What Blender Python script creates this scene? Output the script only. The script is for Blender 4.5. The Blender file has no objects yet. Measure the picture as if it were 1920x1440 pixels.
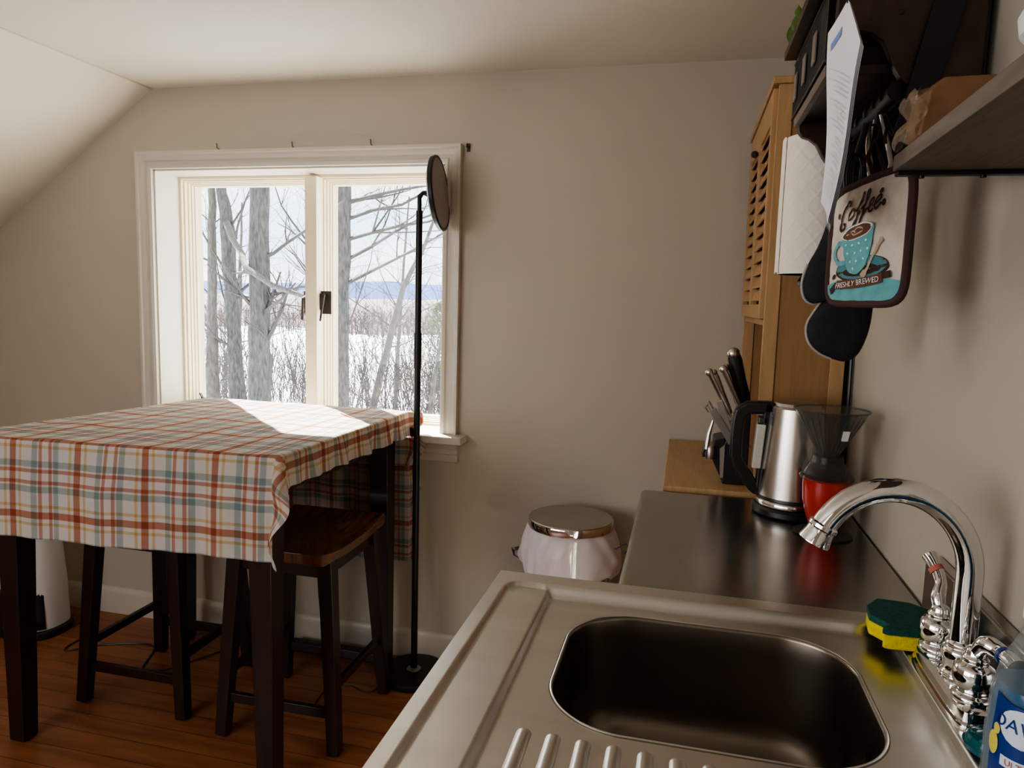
import bpy, math, random
from math import sin, cos, pi, radians, hypot, atan2, sqrt
from mathutils import Vector, Matrix

scene = bpy.context.scene
COL = scene.collection

# ------------------------------------------------------------------ materials
def mat(name):
    m = bpy.data.materials.new(name); m.use_nodes = True
    return m, m.node_tree, m.node_tree.nodes['Principled BSDF']

def setp(b, **k):
    for n, v in k.items():
        n = n.replace('_', ' ')
        for s in b.inputs:
            if s.name.lower() == n.lower():
                s.default_value = v if not isinstance(v, tuple) or len(v) == 4 else (*v, 1)

def plain(name, col, rough=.5, metal=0.0, var=.06, scale=8.0, bump=0.0, bscale=60.0, stretch=(1, 1, 1), **kw):
    """Principled with a little procedural noise in its colour (and bump)."""
    m, t, b = mat(name)
    setp(b, Roughness=rough, Metallic=metal, **kw)
    tc = t.nodes.new('ShaderNodeTexCoord'); mp = t.nodes.new('ShaderNodeMapping')
    mp.inputs['Scale'].default_value = stretch
    t.links.new(tc.outputs['Object'], mp.inputs['Vector'])
    n = t.nodes.new('ShaderNodeTexNoise'); n.inputs['Scale'].default_value = scale; n.inputs['Detail'].default_value = 4
    t.links.new(mp.outputs['Vector'], n.inputs['Vector'])
    r = t.nodes.new('ShaderNodeValToRGB')
    a = [max(0, c * (1 - var)) for c in col]; d = [min(1, c * (1 + var)) for c in col]
    r.color_ramp.elements[0].position = .3; r.color_ramp.elements[1].position = .7
    r.color_ramp.elements[0].color = (*a, 1); r.color_ramp.elements[1].color = (*d, 1)
    t.links.new(n.outputs['Fac'], r.inputs['Fac']); t.links.new(r.outputs['Color'], b.inputs['Base Color'])
    if bump:
        n2 = t.nodes.new('ShaderNodeTexNoise'); n2.inputs['Scale'].default_value = bscale; n2.inputs['Detail'].default_value = 3
        t.links.new(mp.outputs['Vector'], n2.inputs['Vector'])
        bp = t.nodes.new('ShaderNodeBump'); bp.inputs['Strength'].default_value = bump; bp.inputs['Distance'].default_value = .002
        t.links.new(n2.outputs['Fac'], bp.inputs['Height']); t.links.new(bp.outputs['Normal'], b.inputs['Normal'])
    return m

def wood(name, c1, c2, rough=.35, scale=6, stretch=(1, 12, 12), coat=0.0, bump=.1):
    m, t, b = mat(name)
    setp(b, Roughness=rough, Coat_Weight=coat)
    tc = t.nodes.new('ShaderNodeTexCoord'); mp = t.nodes.new('ShaderNodeMapping')
    mp.inputs['Scale'].default_value = stretch
    t.links.new(tc.outputs['Object'], mp.inputs['Vector'])
    n = t.nodes.new('ShaderNodeTexNoise'); n.inputs['Scale'].default_value = scale; n.inputs['Detail'].default_value = 6
    n.inputs['Distortion'].default_value = 1.2
    t.links.new(mp.outputs['Vector'], n.inputs['Vector'])
    r = t.nodes.new('ShaderNodeValToRGB')
    r.color_ramp.elements[0].position = .32; r.color_ramp.elements[1].position = .68
    r.color_ramp.elements[0].color = (*c1, 1); r.color_ramp.elements[1].color = (*c2, 1)
    t.links.new(n.outputs['Fac'], r.inputs['Fac']); t.links.new(r.outputs['Color'], b.inputs['Base Color'])
    bp = t.nodes.new('ShaderNodeBump'); bp.inputs['Strength'].default_value = bump; bp.inputs['Distance'].default_value = .001
    t.links.new(n.outputs['Fac'], bp.inputs['Height']); t.links.new(bp.outputs['Normal'], b.inputs['Normal'])
    return m

def floor_mat():
    m, t, b = mat('floor_boards')
    setp(b, Roughness=.38, Specular_IOR_Level=.4)
    N = t.nodes.new; L = t.links.new
    tc = N('ShaderNodeTexCoord')
    br = N('ShaderNodeTexBrick'); br.offset = .37; br.squash = 1
    br.inputs['Scale'].default_value = 1; br.inputs['Brick Width'].default_value = 2.2; br.inputs['Row Height'].default_value = .082
    br.inputs['Mortar Size'].default_value = .0012; br.inputs['Bias'].default_value = 0
    br.inputs['Color1'].default_value = (.25, .095, .040, 1); br.inputs['Color2'].default_value = (.31, .125, .053, 1)
    br.inputs['Mortar'].default_value = (.05, .015, .006, 1)
    L(tc.outputs['Object'], br.inputs['Vector'])
    mp = N('ShaderNodeMapping'); mp.inputs['Scale'].default_value = (1.0, 9, 1); L(tc.outputs['Object'], mp.inputs['Vector'])
    n = N('ShaderNodeTexNoise'); n.inputs['Scale'].default_value = 3; n.inputs['Detail'].default_value = 6; n.inputs['Distortion'].default_value = .8
    L(mp.outputs['Vector'], n.inputs['Vector'])
    r = N('ShaderNodeValToRGB'); r.color_ramp.elements[0].color = (.72, .66, .60, 1); r.color_ramp.elements[1].color = (1.08, 1.06, 1.04, 1)
    r.color_ramp.elements[0].position = .35; r.color_ramp.elements[1].position = .65
    L(n.outputs['Fac'], r.inputs['Fac'])
    mx = N('ShaderNodeMix'); mx.data_type = 'RGBA'; mx.blend_type = 'MULTIPLY'; mx.inputs[0].default_value = 1
    L(br.outputs['Color'], mx.inputs[6]); L(r.outputs['Color'], mx.inputs[7]); L(mx.outputs[2], b.inputs['Base Color'])
    return m

def plaid_mat():
    """Woven plaid: rust, mustard and blue-grey stripes laid over cream, multiplied where they cross (UV in metres)."""
    m, t, b = mat('plaid_cloth')
    N = t.nodes.new; L = t.links.new
    setp(b, Roughness=.85, Specular_IOR_Level=.2)
    uv = N('ShaderNodeUVMap'); sp = N('ShaderNodeSeparateXYZ'); L(uv.outputs['UV'], sp.inputs['Vector'])
    def math(op, a, c=None):
        n = N('ShaderNodeMath'); n.operation = op
        for i, v in enumerate((a, c)):
            if v is None: continue
            if isinstance(v, (int, float)): n.inputs[i].default_value = v
            else: L(v, n.inputs[i])
        return n.outputs[0]
    def stripe(src, period, off, width):
        f = math('FRACT', math('ADD', math('DIVIDE', math('SUBTRACT', src, off), period), 100.5))
        d = math('MULTIPLY', math('ABSOLUTE', math('SUBTRACT', f, .5)), period)
        e = math('DIVIDE', math('SUBTRACT', width / 2, d), .0018)
        n = N('ShaderNodeMath'); n.operation = 'ADD'; n.use_clamp = True; L(e, n.inputs[0]); n.inputs[1].default_value = .5
        return n.outputs[0]
    cur = None
    noise = N('ShaderNodeTexNoise'); noise.inputs['Scale'].default_value = 35; L(uv.outputs['UV'], noise.inputs['Vector'])
    base = N('ShaderNodeValToRGB'); base.color_ramp.elements[0].color = (.53, .49, .465, 1); base.color_ramp.elements[1].color = (.60, .555, .52, 1)
    L(noise.outputs['Fac'], base.inputs['Fac']); cur = base.outputs['Color']
    RU = (.62, .25, .15); YE = (.90, .72, .42); BL = (.50, .63, .64); TR = (.70, .36, .28)
    for src, P in ((sp.outputs['X'], .200), (sp.outputs['Y'], .209)):
        k = P / .19
        for off, w, c in ((0, .019, RU), (.081 * k, .010, TR), (.109 * k, .010, TR), (.064 * k, .017, BL), (.126 * k, .017, BL),
                          (.022 * k, .008, YE), (-.022 * k, .008, YE)):
            mk = math('MULTIPLY', stripe(src, P, off, w), .88)
            mx = N('ShaderNodeMix'); mx.data_type = 'RGBA'; mx.blend_type = 'MULTIPLY'
            L(mk, mx.inputs[0]); L(cur, mx.inputs[6]); mx.inputs[7].default_value = (*c, 1); cur = mx.outputs[2]
    L(cur, b.inputs['Base Color'])
    tr = N('ShaderNodeBsdfTranslucent'); L(cur, tr.inputs['Color'])
    ms = N('ShaderNodeMixShader'); ms.inputs[0].default_value = .22
    out = t.nodes['Material Output']
    L(b.outputs[0], ms.inputs[1]); L(tr.outputs[0], ms.inputs[2]); L(ms.outputs[0], out.inputs['Surface'])
    wv = N('ShaderNodeTexNoise'); wv.inputs['Scale'].default_value = 400; L(uv.outputs['UV'], wv.inputs['Vector'])
    bp = N('ShaderNodeBump'); bp.inputs['Strength'].default_value = .15; bp.inputs['Distance'].default_value = .0005
    L(wv.outputs['Fac'], bp.inputs['Height']); L(bp.outputs['Normal'], b.inputs['Normal'])
    return m

def pane_mat():
    m = bpy.data.materials.new('window_glass'); m.use_nodes = True; t = m.node_tree; t.nodes.clear()
    N = t.nodes.new
    o = N('ShaderNodeOutputMaterial'); mx = N('ShaderNodeMixShader'); tr = N('ShaderNodeBsdfTransparent'); g = N('ShaderNodeBsdfGlossy')
    tr.inputs['Color'].default_value = (.96, .98, .98, 1); g.inputs['Roughness'].default_value = .02
    f = N('ShaderNodeFresnel'); f.inputs['IOR'].default_value = 1.45
    t.links.new(f.outputs[0], mx.inputs[0]); t.links.new(tr.outputs[0], mx.inputs[1]); t.links.new(g.outputs[0], mx.inputs[2])
    t.links.new(mx.outputs[0], o.inputs['Surface'])
    return m

def film_mat(name, col, alpha, rough=.2):
    """thin clear or smoky plastic: part transparent, part glossy/diffuse"""
    m = bpy.data.materials.new(name); m.use_nodes = True; t = m.node_tree; t.nodes.clear()
    N = t.nodes.new
    o = N('ShaderNodeOutputMaterial'); mx = N('ShaderNodeMixShader'); tr = N('ShaderNodeBsdfTransparent'); p = N('ShaderNodeBsdfPrincipled')
    tr.inputs['Color'].default_value = (*[min(1, .82 + .18 * c) for c in col], 1)
    p.inputs['Base Color'].default_value = (*col, 1); p.inputs['Roughness'].default_value = rough
    lw = N('ShaderNodeLayerWeight'); lw.inputs['Blend'].default_value = .35
    mm = N('ShaderNodeMath'); mm.operation = 'MULTIPLY_ADD'; mm.inputs[1].default_value = .5; mm.inputs[2].default_value = alpha; mm.use_clamp = True
    t.links.new(lw.outputs['Facing'], mm.inputs[0]); t.links.new(mm.outputs[0], mx.inputs[0])
    t.links.new(tr.outputs[0], mx.inputs[1]); t.links.new(p.outputs[0], mx.inputs[2]); t.links.new(mx.outputs[0], o.inputs['Surface'])
    return m

M = dict(
    wall=plain('wall_paint', (.46, .415, .340), .75, var=.03, scale=1.3, bump=.12, bscale=220),
    ceil=plain('ceiling_paint', (.70, .67, .61), .8, var=.02, scale=1.5, bump=.1, bscale=150),
    trim=plain('trim_paint', (.56, .515, .45), .4, var=.02, scale=4),
    sash=plain('cream_sash_paint', (.80, .72, .52), .45, var=.03, scale=6),
    floor=floor_mat(), plaid=plaid_mat(), pane=pane_mat(),
    espresso=wood('espresso_wood', (.010, .0045, .0035), (.024, .010, .007), .32, 5, (10, 10, 1)),
    seat=wood('stool_seat_wood', (.06, .020, .009), (.20, .075, .030), .22, 4, (9, 1.2, 1), coat=.3),
    bamboo=wood('bamboo', (.27, .145, .060), (.34, .19, .085), .42, 5, (14, 14, 1.0), bump=.05),
    bamboo_top=wood('bamboo_top', (.44, .27, .125), (.54, .35, .175), .4, 4, (14, 1.5, 1), bump=.05),
    bamboo_lt=wood('bamboo_light', (.38, .23, .105), (.47, .295, .145), .42, 5, (10, 10, 1.0), bump=.05),
    walnut=wood('dark_walnut', (.020, .009, .005), (.05, .023, .013), .4, 5, (4, 4, 1)),
    greywood=wood('grey_brown_shelf', (.105, .078, .062), (.175, .135, .108), .5, 7, (14, 1.0, 4)),
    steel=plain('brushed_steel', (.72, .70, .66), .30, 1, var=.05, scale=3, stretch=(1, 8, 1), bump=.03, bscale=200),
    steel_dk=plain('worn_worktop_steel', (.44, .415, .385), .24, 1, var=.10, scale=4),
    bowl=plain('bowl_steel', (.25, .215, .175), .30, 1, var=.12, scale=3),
    kettle=plain('kettle_steel', (.60, .56, .52), .26, 1, var=.03, scale=3, stretch=(1, 1, 10)),
    chrome=plain('chrome', (.80, .80, .80), .045, 1, var=.01),
    lid=plain('lid_steel', (.48, .45, .42), .35, 1, var=.03, scale=4),
    blk=plain('black_plastic', (.012, .012, .013), .35, var=.1),
    blkmetal=plain('black_metal', (.012, .012, .013), .4, .3, var=.1),
    greymetal=plain('grey_wire', (.10, .10, .10), .35, .8, var=.1),
    rubber=plain('pale_foot_glide', (.45, .42, .38), .6),
    diffuser=plain('lamp_diffuser', (.36, .31, .29), .55, var=.03),
    gap=plain('dark_gap', (.02, .015, .012), .8),
    white=plain('white_plastic', (.72, .70, .70), .35, var=.02),
    paper=plain('paper', (.80, .80, .82), .8, var=.02),
    towel=plain('towel_paper', (.86, .80, .72), .9, var=.02, scale=30, bump=.5, bscale=70),
    ink=plain('faint_ink', (.62, .63, .68), .8), inkblue=plain('blue_ink', (.20, .27, .60), .8), inkred=plain('red_ink', (.55, .15, .12), .8),
    red=plain('red_glaze', (.42, .03, .02), .18, var=.03),
    smoke=film_mat('smoky_plastic', (.16, .15, .14), .10, .1),
    clear=film_mat('clear_plastic', (.55, .58, .58), .03, .08),
    bag=film_mat('white_bin_bag', (.86, .80, .84), .55, .35),
    film=film_mat('packet_film', (.55, .42, .28), .08, .12),
    gauge=plain('gauge_window', (.62, .60, .52), .15, var=.05),
    scour=plain('scouring_pad', (.008, .075, .06), .95, var=.35, scale=160, bump=.8, bscale=300),
    sponge=plain('yellow_sponge', (.78, .62, .02), .9, var=.1, scale=120, bump=.7, bscale=220),
    soap=plain('blue_soap', (.0, .105, .24), .10, var=.05),
    soapteal=plain('teal_soap', (.0, .10, .12), .1, var=.05),
    label=plain('soap_label', (.01, .04, .22), .3, var=.05), labelwhite=plain('soap_label_white', (.72, .80, .88), .4),
    labelyel=plain('soap_label_yellow', (.75, .62, .12), .4),
    latch=plain('aged_bronze', (.035, .026, .022), .5, .3, var=.15),
    quilt=plain('quilt_cloth', (.60, .535, .455), .9, var=.13, scale=28, bump=.3),
    teal=plain('print_teal', (.13, .36, .38), .9, var=.12, scale=60), tealdk=plain('print_teal_dark', (.07, .21, .23), .9),
    brown=plain('print_brown', (.045, .022, .016), .9, var=.15), coffee=plain('print_coffee', (.13, .055, .03), .9),
    tan=plain('print_tan', (.42, .33, .22), .9), printwhite=plain('print_white', (.75, .75, .70), .9),
    binding=plain('brown_binding', (.055, .024, .02), .85, var=.15),
    mitt=plain('black_quilted_cloth', (.010, .011, .014), .8, var=.3, scale=60, bump=.4),
    mitttrim=plain('grey_piping', (.38, .35, .33), .8),
    crust=plain('golden_wafer', (.17, .085, .038), .5, var=.2, scale=30, stretch=(1, 6, 1)),
    leaf=plain('leaf_green', (.12, .20, .04), .5, var=.2),
    bark=plain('grey_bark', (.060, .060, .058), .95, var=.60, scale=12, stretch=(3, 3, .7), bump=1.0, bscale=14),
    bark2=plain('pale_bark', (.088, .084, .076), .95, var=.50, scale=12, stretch=(3, 3, .7), bump=.8, bscale=14),
    twig=plain('twig_bark', (.060, .055, .053), .95, var=.25, scale=5),
    brush=plain('far_brush', (.085, .062, .060), .95, var=.3, scale=1.5),
    pine=plain('pine_needles', (.18, .21, .07), .95, var=.35, scale=3),
    snow=plain('snow', (.80, .82, .86), .9, var=.04, scale=.3),
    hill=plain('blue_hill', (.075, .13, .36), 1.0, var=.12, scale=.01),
    hillnear=plain('wooded_slope', (.125, .100, .110), 1.0, var=.35, scale=.5, stretch=(1, 1, .3)),
)

# ------------------------------------------------------------------ mesh builder
class MB:
    def __init__(s): s.v = []; s.f = []; s.uv = None
    def add(s, vs, fs):
        o = len(s.v); s.v += [tuple(p) for p in vs]; s.f += [tuple(i + o for i in f) for f in fs]; return s
    def box(s, x0, x1, y0, y1, z0, z1):
        return s.add([(x0, y0, z0), (x1, y0, z0), (x1, y1, z0), (x0, y1, z0), (x0, y0, z1), (x1, y0, z1), (x1, y1, z1), (x0, y1, z1)],
                     [(3, 2, 1, 0), (4, 5, 6, 7), (0, 1, 5, 4), (1, 2, 6, 5), (2, 3, 7, 6), (3, 0, 4, 7)])
    def hexa(s, bot, top):
        """bot, top: four points each, counter-clockwise seen from above"""
        return s.add(list(bot) + list(top), [(3, 2, 1, 0), (4, 5, 6, 7), (0, 1, 5, 4), (1, 2, 6, 5), (2, 3, 7, 6), (3, 0, 4, 7)])
    def bar(s, a, b, w0, w1=None, up=(0, 0, 1)):
        """square bar from a to b, half widths"""
        w1 = w0 if w1 is None else w1
        a, b = Vector(a), Vector(b); d = (b - a).normalized(); u = Vector(up)
        if abs(d.dot(u)) > .95: u = Vector((0, 1, 0))
        r = d.cross(u).normalized(); u = r.cross(d).normalized()
        wa, ha = (w0 if isinstance(w0, tuple) else (w0, w0)); wb, hb = (w1 if isinstance(w1, tuple) else (w1, w1))
        A = [a + r * x * wa + u * y * ha for x, y in ((-1, -1), (1, -1), (1, 1), (-1, 1))]
        B = [b + r * x * wb + u * y * hb for x, y in ((-1, -1), (1, -1), (1, 1), (-1, 1))]
        return s.add(A + B, [(0, 1, 2, 3), (7, 6, 5, 4), (4, 5, 1, 0), (5, 6, 2, 1), (6, 7, 3, 2), (7, 4, 0, 3)])
    def tube(s, pts, r, n=12, cap=True, flat=1.0, closed=False):
        pts = [Vector(p) for p in pts]; k = len(pts)
        rs = r if isinstance(r, (list, tuple)) else [r] * k
        if closed:
            tan = [(pts[(i + 1) % k] - pts[i - 1]).normalized() for i in range(k)]
        else:
            tan = [(pts[min(i + 1, k - 1)] - pts[max(i - 1, 0)]).normalized() for i in range(k)]
        u = Vector((0, 0, 1)) if abs(tan[0].z) < .9 else Vector((0, 1, 0))
        vs, fs = [], []
        for i in range(k):
            u = (u - tan[i] * u.dot(tan[i]))
            u = u.normalized() if u.length > 1e-6 else tan[i].orthogonal().normalized()
            w = tan[i].cross(u)
            for j in range(n):
                a = 2 * pi * j / n
                vs.append(pts[i] + (u * cos(a) * flat + w * sin(a)) * rs[i])
        m = k if closed else k - 1
        for i in range(m):
            for j in range(n):
                a, b = i * n, ((i + 1) % k) * n; j2 = (j + 1) % n
                fs.append((a + j, a + j2, b + j2, b + j))
        if cap and not closed:
            fs.append(tuple(range(n - 1, -1, -1))); fs.append(tuple((k - 1) * n + j for j in range(n)))
        return s.add(vs, fs)
    def lathe(s, prof, c=(0, 0, 0), n=40, M4=None, closed=False):
        """prof: (r, z) points; revolved about local z"""
        vs, fs = [], []; k = len(prof)
        for r, z in prof:
            for j in range(n):
                a = 2 * pi * j / n; p = Vector((r * cos(a), r * sin(a), z))
                if M4 is not None: p = M4 @ p
                vs.append(p + Vector(c))
        for i in range(k - 1 if not closed else k):
            a, b = i * n, ((i + 1) % k) * n
            for j in range(n):
                j2 = (j + 1) % n; fs.append((a + j, a + j2, b + j2, b + j))
        if not closed:
            if prof[0][0] > 1e-6: fs.append(tuple(range(n - 1, -1, -1)))
            if prof[-1][0] > 1e-6: fs.append(tuple((k - 1) * n + j for j in range(n)))
        return s.add(vs, fs)
    def prism(s, poly, axis, a, b):
        """poly 2D points extruded along an axis. axis x: (y,z); y: (x,z); z: (x,y)"""
        def P(p, t):
            return {'x': (t, p[0], p[1]), 'y': (p[0], t, p[1]), 'z': (p[0], p[1], t)}[axis]
        n = len(poly)
        area = sum(poly[i][0] * poly[(i + 1) % n][1] - poly[(i + 1) % n][0] * poly[i][1] for i in range(n))
        flip = (area < 0) != (axis == 'y')
        vs = [P(p, a) for p in poly] + [P(p, b) for p in poly]
        fs = [tuple(range(n))[::-1], tuple(range(n, 2 * n))] + [(i, (i + 1) % n, n + (i + 1) % n, n + i) for i in range(n)]
        if flip: fs = [f[::-1] for f in fs]
        return s.add(vs, fs)
    def ball(s, c, r, n=16, sc=(1, 1, 1)):
        prof = [(r * sin(pi * i / (n // 2)) * 1.0, -r * cos(pi * i / (n // 2))) for i in range(n // 2 + 1)]
        return s.lathe(prof, c, n, Matrix.Diagonal((*sc, 1)))
    def grid(s, nx, ny, fn):
        vs = [fn(i / nx, j / ny) for j in range(ny + 1) for i in range(nx + 1)]
        fs = [(j * (nx + 1) + i, j * (nx + 1) + i + 1, (j + 1) * (nx + 1) + i + 1, (j + 1) * (nx + 1) + i) for j in range(ny) for i in range(nx)]
        return s.add(vs, fs)
    def xf(s, M4): s.v = [tuple(M4 @ Vector(p)) for p in s.v]; return s

def link(name, mb, m, parent=None, inv=None, bevel=0.0, smooth=35, seg=2, solid=0.0):
    me = bpy.data.meshes.new(name)
    vs = mb.v if inv is None else [tuple(inv @ Vector(p)) for p in mb.v]
    me.from_pydata(vs, [], mb.f); me.validate(); me.update()
    if mb.uv is not None:
        uvl = me.uv_layers.new(name='UVMap')
        for lp in me.loops: uvl.data[lp.index].uv = mb.uv[lp.vertex_index]
    me.materials.append(m)
    if smooth:
        me.shade_smooth(); me.set_sharp_from_angle(angle=radians(smooth))
    o = bpy.data.objects.new(name, me); COL.objects.link(o)
    if parent is not None: o.parent = parent
    if solid:
        md = o.modifiers.new('thickness', 'SOLIDIFY'); md.thickness = solid; md.offset = 0
    if bevel:
        md = o.modifiers.new('bevel', 'BEVEL'); md.width = bevel; md.segments = seg; md.limit_method = 'ANGLE'; md.angle_limit = radians(40)
        md.harden_normals = True
    return o

class Thing:
    """An Empty at the base of a thing; parts are given in world coordinates."""
    def __init__(s, name, label, cat, loc, group=None, rot=0.0):
        o = bpy.data.objects.new(name, None); COL.objects.link(o); o.empty_display_size = .05
        o.location = loc; o.rotation_euler = (0, 0, rot)
        o['label'] = label; o['category'] = cat
        if group: o['group'] = group
        s.o = o; s.inv = (Matrix.Translation(loc) @ Matrix.Rotation(rot, 4, 'Z')).inverted()
    def part(s, name, mb, m, parent=None, label=None, **k):
        o = link(name, mb, m, parent or s.o, s.inv, **k)
        if label: o['label'] = label
        return o

def single(name, label, cat, mb, m, group=None, kind=None, loc=None, **k):
    inv = None
    if loc is not None: inv = Matrix.Translation(loc).inverted()
    o = link(name, mb, m, None, inv, **k)
    if loc is not None: o.location = loc
    o['label'] = label; o['category'] = cat
    if group: o['group'] = group
    if kind: o['kind'] = kind
    return o

def struct(name, mb, m, parent=None, **k):
    o = link(name, mb, m, parent, None, **k); o['kind'] = 'structure'
    return o

def dup(root, loc, rotz=0.0, label=None):
    r = root.copy(); COL.objects.link(r); r.location = loc; r.rotation_euler = (0, 0, rotz)
    if label: r['label'] = label
    for ch in list(root.children):
        c = ch.copy(); COL.objects.link(c); c.parent = r
        for g in ch.children:
            d = g.copy(); COL.objects.link(d); d.parent = c
    return r

def text_mb(txt, size, extr=.0004, shear=0.0, spacing=1.0):
    cu = bpy.data.curves.new('t', 'FONT'); cu.body = txt; cu.size = size; cu.extrude = extr; cu.shear = shear
    cu.align_x = 'CENTER'; cu.align_y = 'CENTER'; cu.space_character = spacing; cu.resolution_u = 3
    o = bpy.data.objects.new('t', cu); COL.objects.link(o)
    bpy.context.view_layer.update()
    me = bpy.data.meshes.new_from_object(o.evaluated_get(bpy.context.evaluated_depsgraph_get()))
    mb = MB(); mb.add([tuple(v.co) for v in me.vertices], [tuple(p.vertices) for p in me.polygons])
    bpy.data.objects.remove(o); bpy.data.curves.remove(cu); bpy.data.meshes.remove(me)
    return mb

def smoothp(P, k_=6):
    P = [Vector((*p, 0)) for p in P]; out = []
    for i in range(len(P) - 1):
        p0, p1, p2, p3 = P[max(i - 1, 0)], P[i], P[i + 1], P[min(i + 2, len(P) - 1)]
        for q in range(k_):
            u_ = q / k_; r_ = .5 * ((2 * p1) + (p2 - p0) * u_ + (2 * p0 - 5 * p1 + 4 * p2 - p3) * u_ * u_ + (3 * p1 - p0 - 3 * p2 + p3) * u_ ** 3); out.append((r_.x, r_.y))
    out.append((P[-1].x, P[-1].y)); return out

# ------------------------------------------------------------------ dimensions
YB = 2.46            # window wall
XW = .385            # right wall
CZ = 2.135           # flat ceiling
XS = -2.045          # ceiling crease
TILT = .699          # slope of the sloping ceiling
XL = -3.15           # knee wall
YR = -2.4            # wall behind the photographer
OX0, OX1, OZ0, OZ1 = -2.047, -.850, .872, 1.832      # window opening
CT = .915            # sink rim height

# ------------------------------------------------------------------ room shell
zk = CZ - (XS - XL) * TILT
struct('floor', MB().box(XL - .1, XW + .1, YR - .1, YB + .1, -.04, 0), M['floor'], smooth=0)
# back wall with the window opening (boxes around the opening, following the slope)
w = MB()
T = .24
def wallpoly(poly): w.prism(poly, 'y', YB, YB + T)
def zc(x): return CZ - max(0, XS - x) * TILT
wallpoly([(XL, 0), (OX0, 0), (OX0, zc(OX0)), (XL, zk)])
wallpoly([(OX0, 0), (OX1, 0), (OX1, OZ0), (OX0, OZ0)])
wallpoly([(OX0, OZ1), (OX1, OZ1), (OX1, CZ), (XS, CZ), (OX0, zc(OX0))])
wallpoly([(OX1, 0), (XW, 0), (XW, CZ), (OX1, CZ)])
struct('wall_back', w, M['wall'], smooth=0)
struct('wall_right', MB().box(XW, XW + .1, YR, YB + T, 0, CZ), M['wall'], smooth=0)
struct('wall_left', MB().box(XL - .1, XL, YR, YB + T, 0, zk), M['wall'], smooth=0)
struct('wall_rear', MB().prism([(XL, 0), (XW, 0), (XW, CZ), (XS, CZ), (XL, zk)], 'y', YR - .1, YR), M['wall'], smooth=0)
c = MB()
c.prism([(XS, CZ), (XW + .1, CZ), (XW + .1, CZ + .08), (XS - .03, CZ + .08), (XL - .1, zk + .01 - .1 * TILT + .08), (XL - .1, zk - .1 * TILT)], 'y', YR - .1, YB + T)
struct('ceiling', c, M['ceil'], smooth=0)
struct('trim_1', MB().tube([(XS, YR, CZ - .0015), (XS, YB, CZ - .0015)], .003, 6), M['trim'])
# baseboards (rounded top)
bp_ = [(0, 0), (-.016, 0), (-.016, .088), (-.012, .104), (-.004, .110), (0, .110)]
struct('baseboard_back', MB().prism([(YB + a, z) for a, z in bp_], 'x', XL, XW), M['trim'], smooth=50)
struct('baseboard_left', MB().prism([(XL - a, z) for a, z in bp_], 'y', YR, YB - .016), M['trim'], smooth=50)

# window: casing (profiled), stool, apron, jamb lining, frame, mullion, two sashes
win = bpy.data.objects.new('window_1', None); COL.objects.link(win); win.location = (0, 0, 0); win['kind'] = 'structure'
prof = [(0, 0), (.002, .014), (.014, .017), (.020, .013), (.026, .013), (.032, .019), (.044, .021), (.050, .021), (.054, .027), (.064, .027), (.064, 0)]
cm = MB()
corners = [(OX0, OZ0, -1, 0), (OX0, OZ1, -1, 1), (OX1, OZ1, 1, 1), (OX1, OZ0, 1, 0)]
for k in range(3):
    a, b = corners[k], corners[k + 1]
    A = [(a[0] + a[2] * o, YB - d, a[1] + a[3] * o) for o, d in prof]; B = [(b[0] + b[2] * o, YB - d, b[1] + b[3] * o) for o, d in prof]
    n = len(prof)
    cm.add(A + B, [(i, n + i, n + (i + 1) % n, (i + 1) % n) for i in range(n)])
def wpart(name, mb, m, parent=None, **k):
    return link(name, mb, m, parent or win, None, **k)
wpart('casing', cm, M['trim'], smooth=25)
wpart('sill', MB().box(OX0 - .098, OX1 + .098, YB - .075, YB + .15, OZ0 - .026, OZ0 + .002), M['trim'], bevel=.004)
ap = [(0, 0), (-.012, 0), (-.016, .012), (-.016, .026), (-.023, .032), (-.023, .046), (-.030, .058), (-.034, .074), (0, .074)]
wpart('apron', MB().prism([(YB + a, OZ0 - .101 + z) for a, z in ap], 'x', OX0 - .068, OX1 + .068), M['trim'], smooth=25)
jm = MB(); YF = 2.605
jm.box(OX0 - .004, OX0 + .006, YB - .001, YF + .07, OZ0, OZ1); jm.box(OX1 - .006, OX1 + .004, YB - .001, YF + .07, OZ0, OZ1)
jm.box(OX0, OX1, YB - .001, YF + .07, OZ1 - .006, OZ1 + .004)
wpart('jamb', jm, M['trim'], smooth=0)
# stepped sash frames
MX0, MX1 = -1.452, -1.402
def stepped(x0, x1, z0, z1, y0, steps):
    """nested picture frames receding outwards: (width, depth) steps"""
    mb = MB()
    for wd, dp, in steps:
        y1 = 2.70
        mb.box(x0, x0 + wd, y0, y1, z0, z1); mb.box(x1 - wd, x1, y0, y1, z0, z1)
        mb.box(x0 + wd, x1 - wd, y0, y1, z0, z0 + wd); mb.box(x0 + wd, x1 - wd, y0, y1, z1 - wd, z1)
        x0 += wd; x1 -= wd; z0 += wd; z1 -= wd; y0 += dp
    return mb, (x0, x1, z0, z1)
fr, _ = stepped(OX0 + .006, OX1 - .006, OZ0, OZ1 - .006, YF - .01, [(.010, .012)])
wpart('window_frame', fr, M['sash'], bevel=.001)
wpart('mullion', MB().box(MX0, MX1, 2.555, 2.70, OZ0 + .01, OZ1 - .016), M['sash'], bevel=.002)
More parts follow.
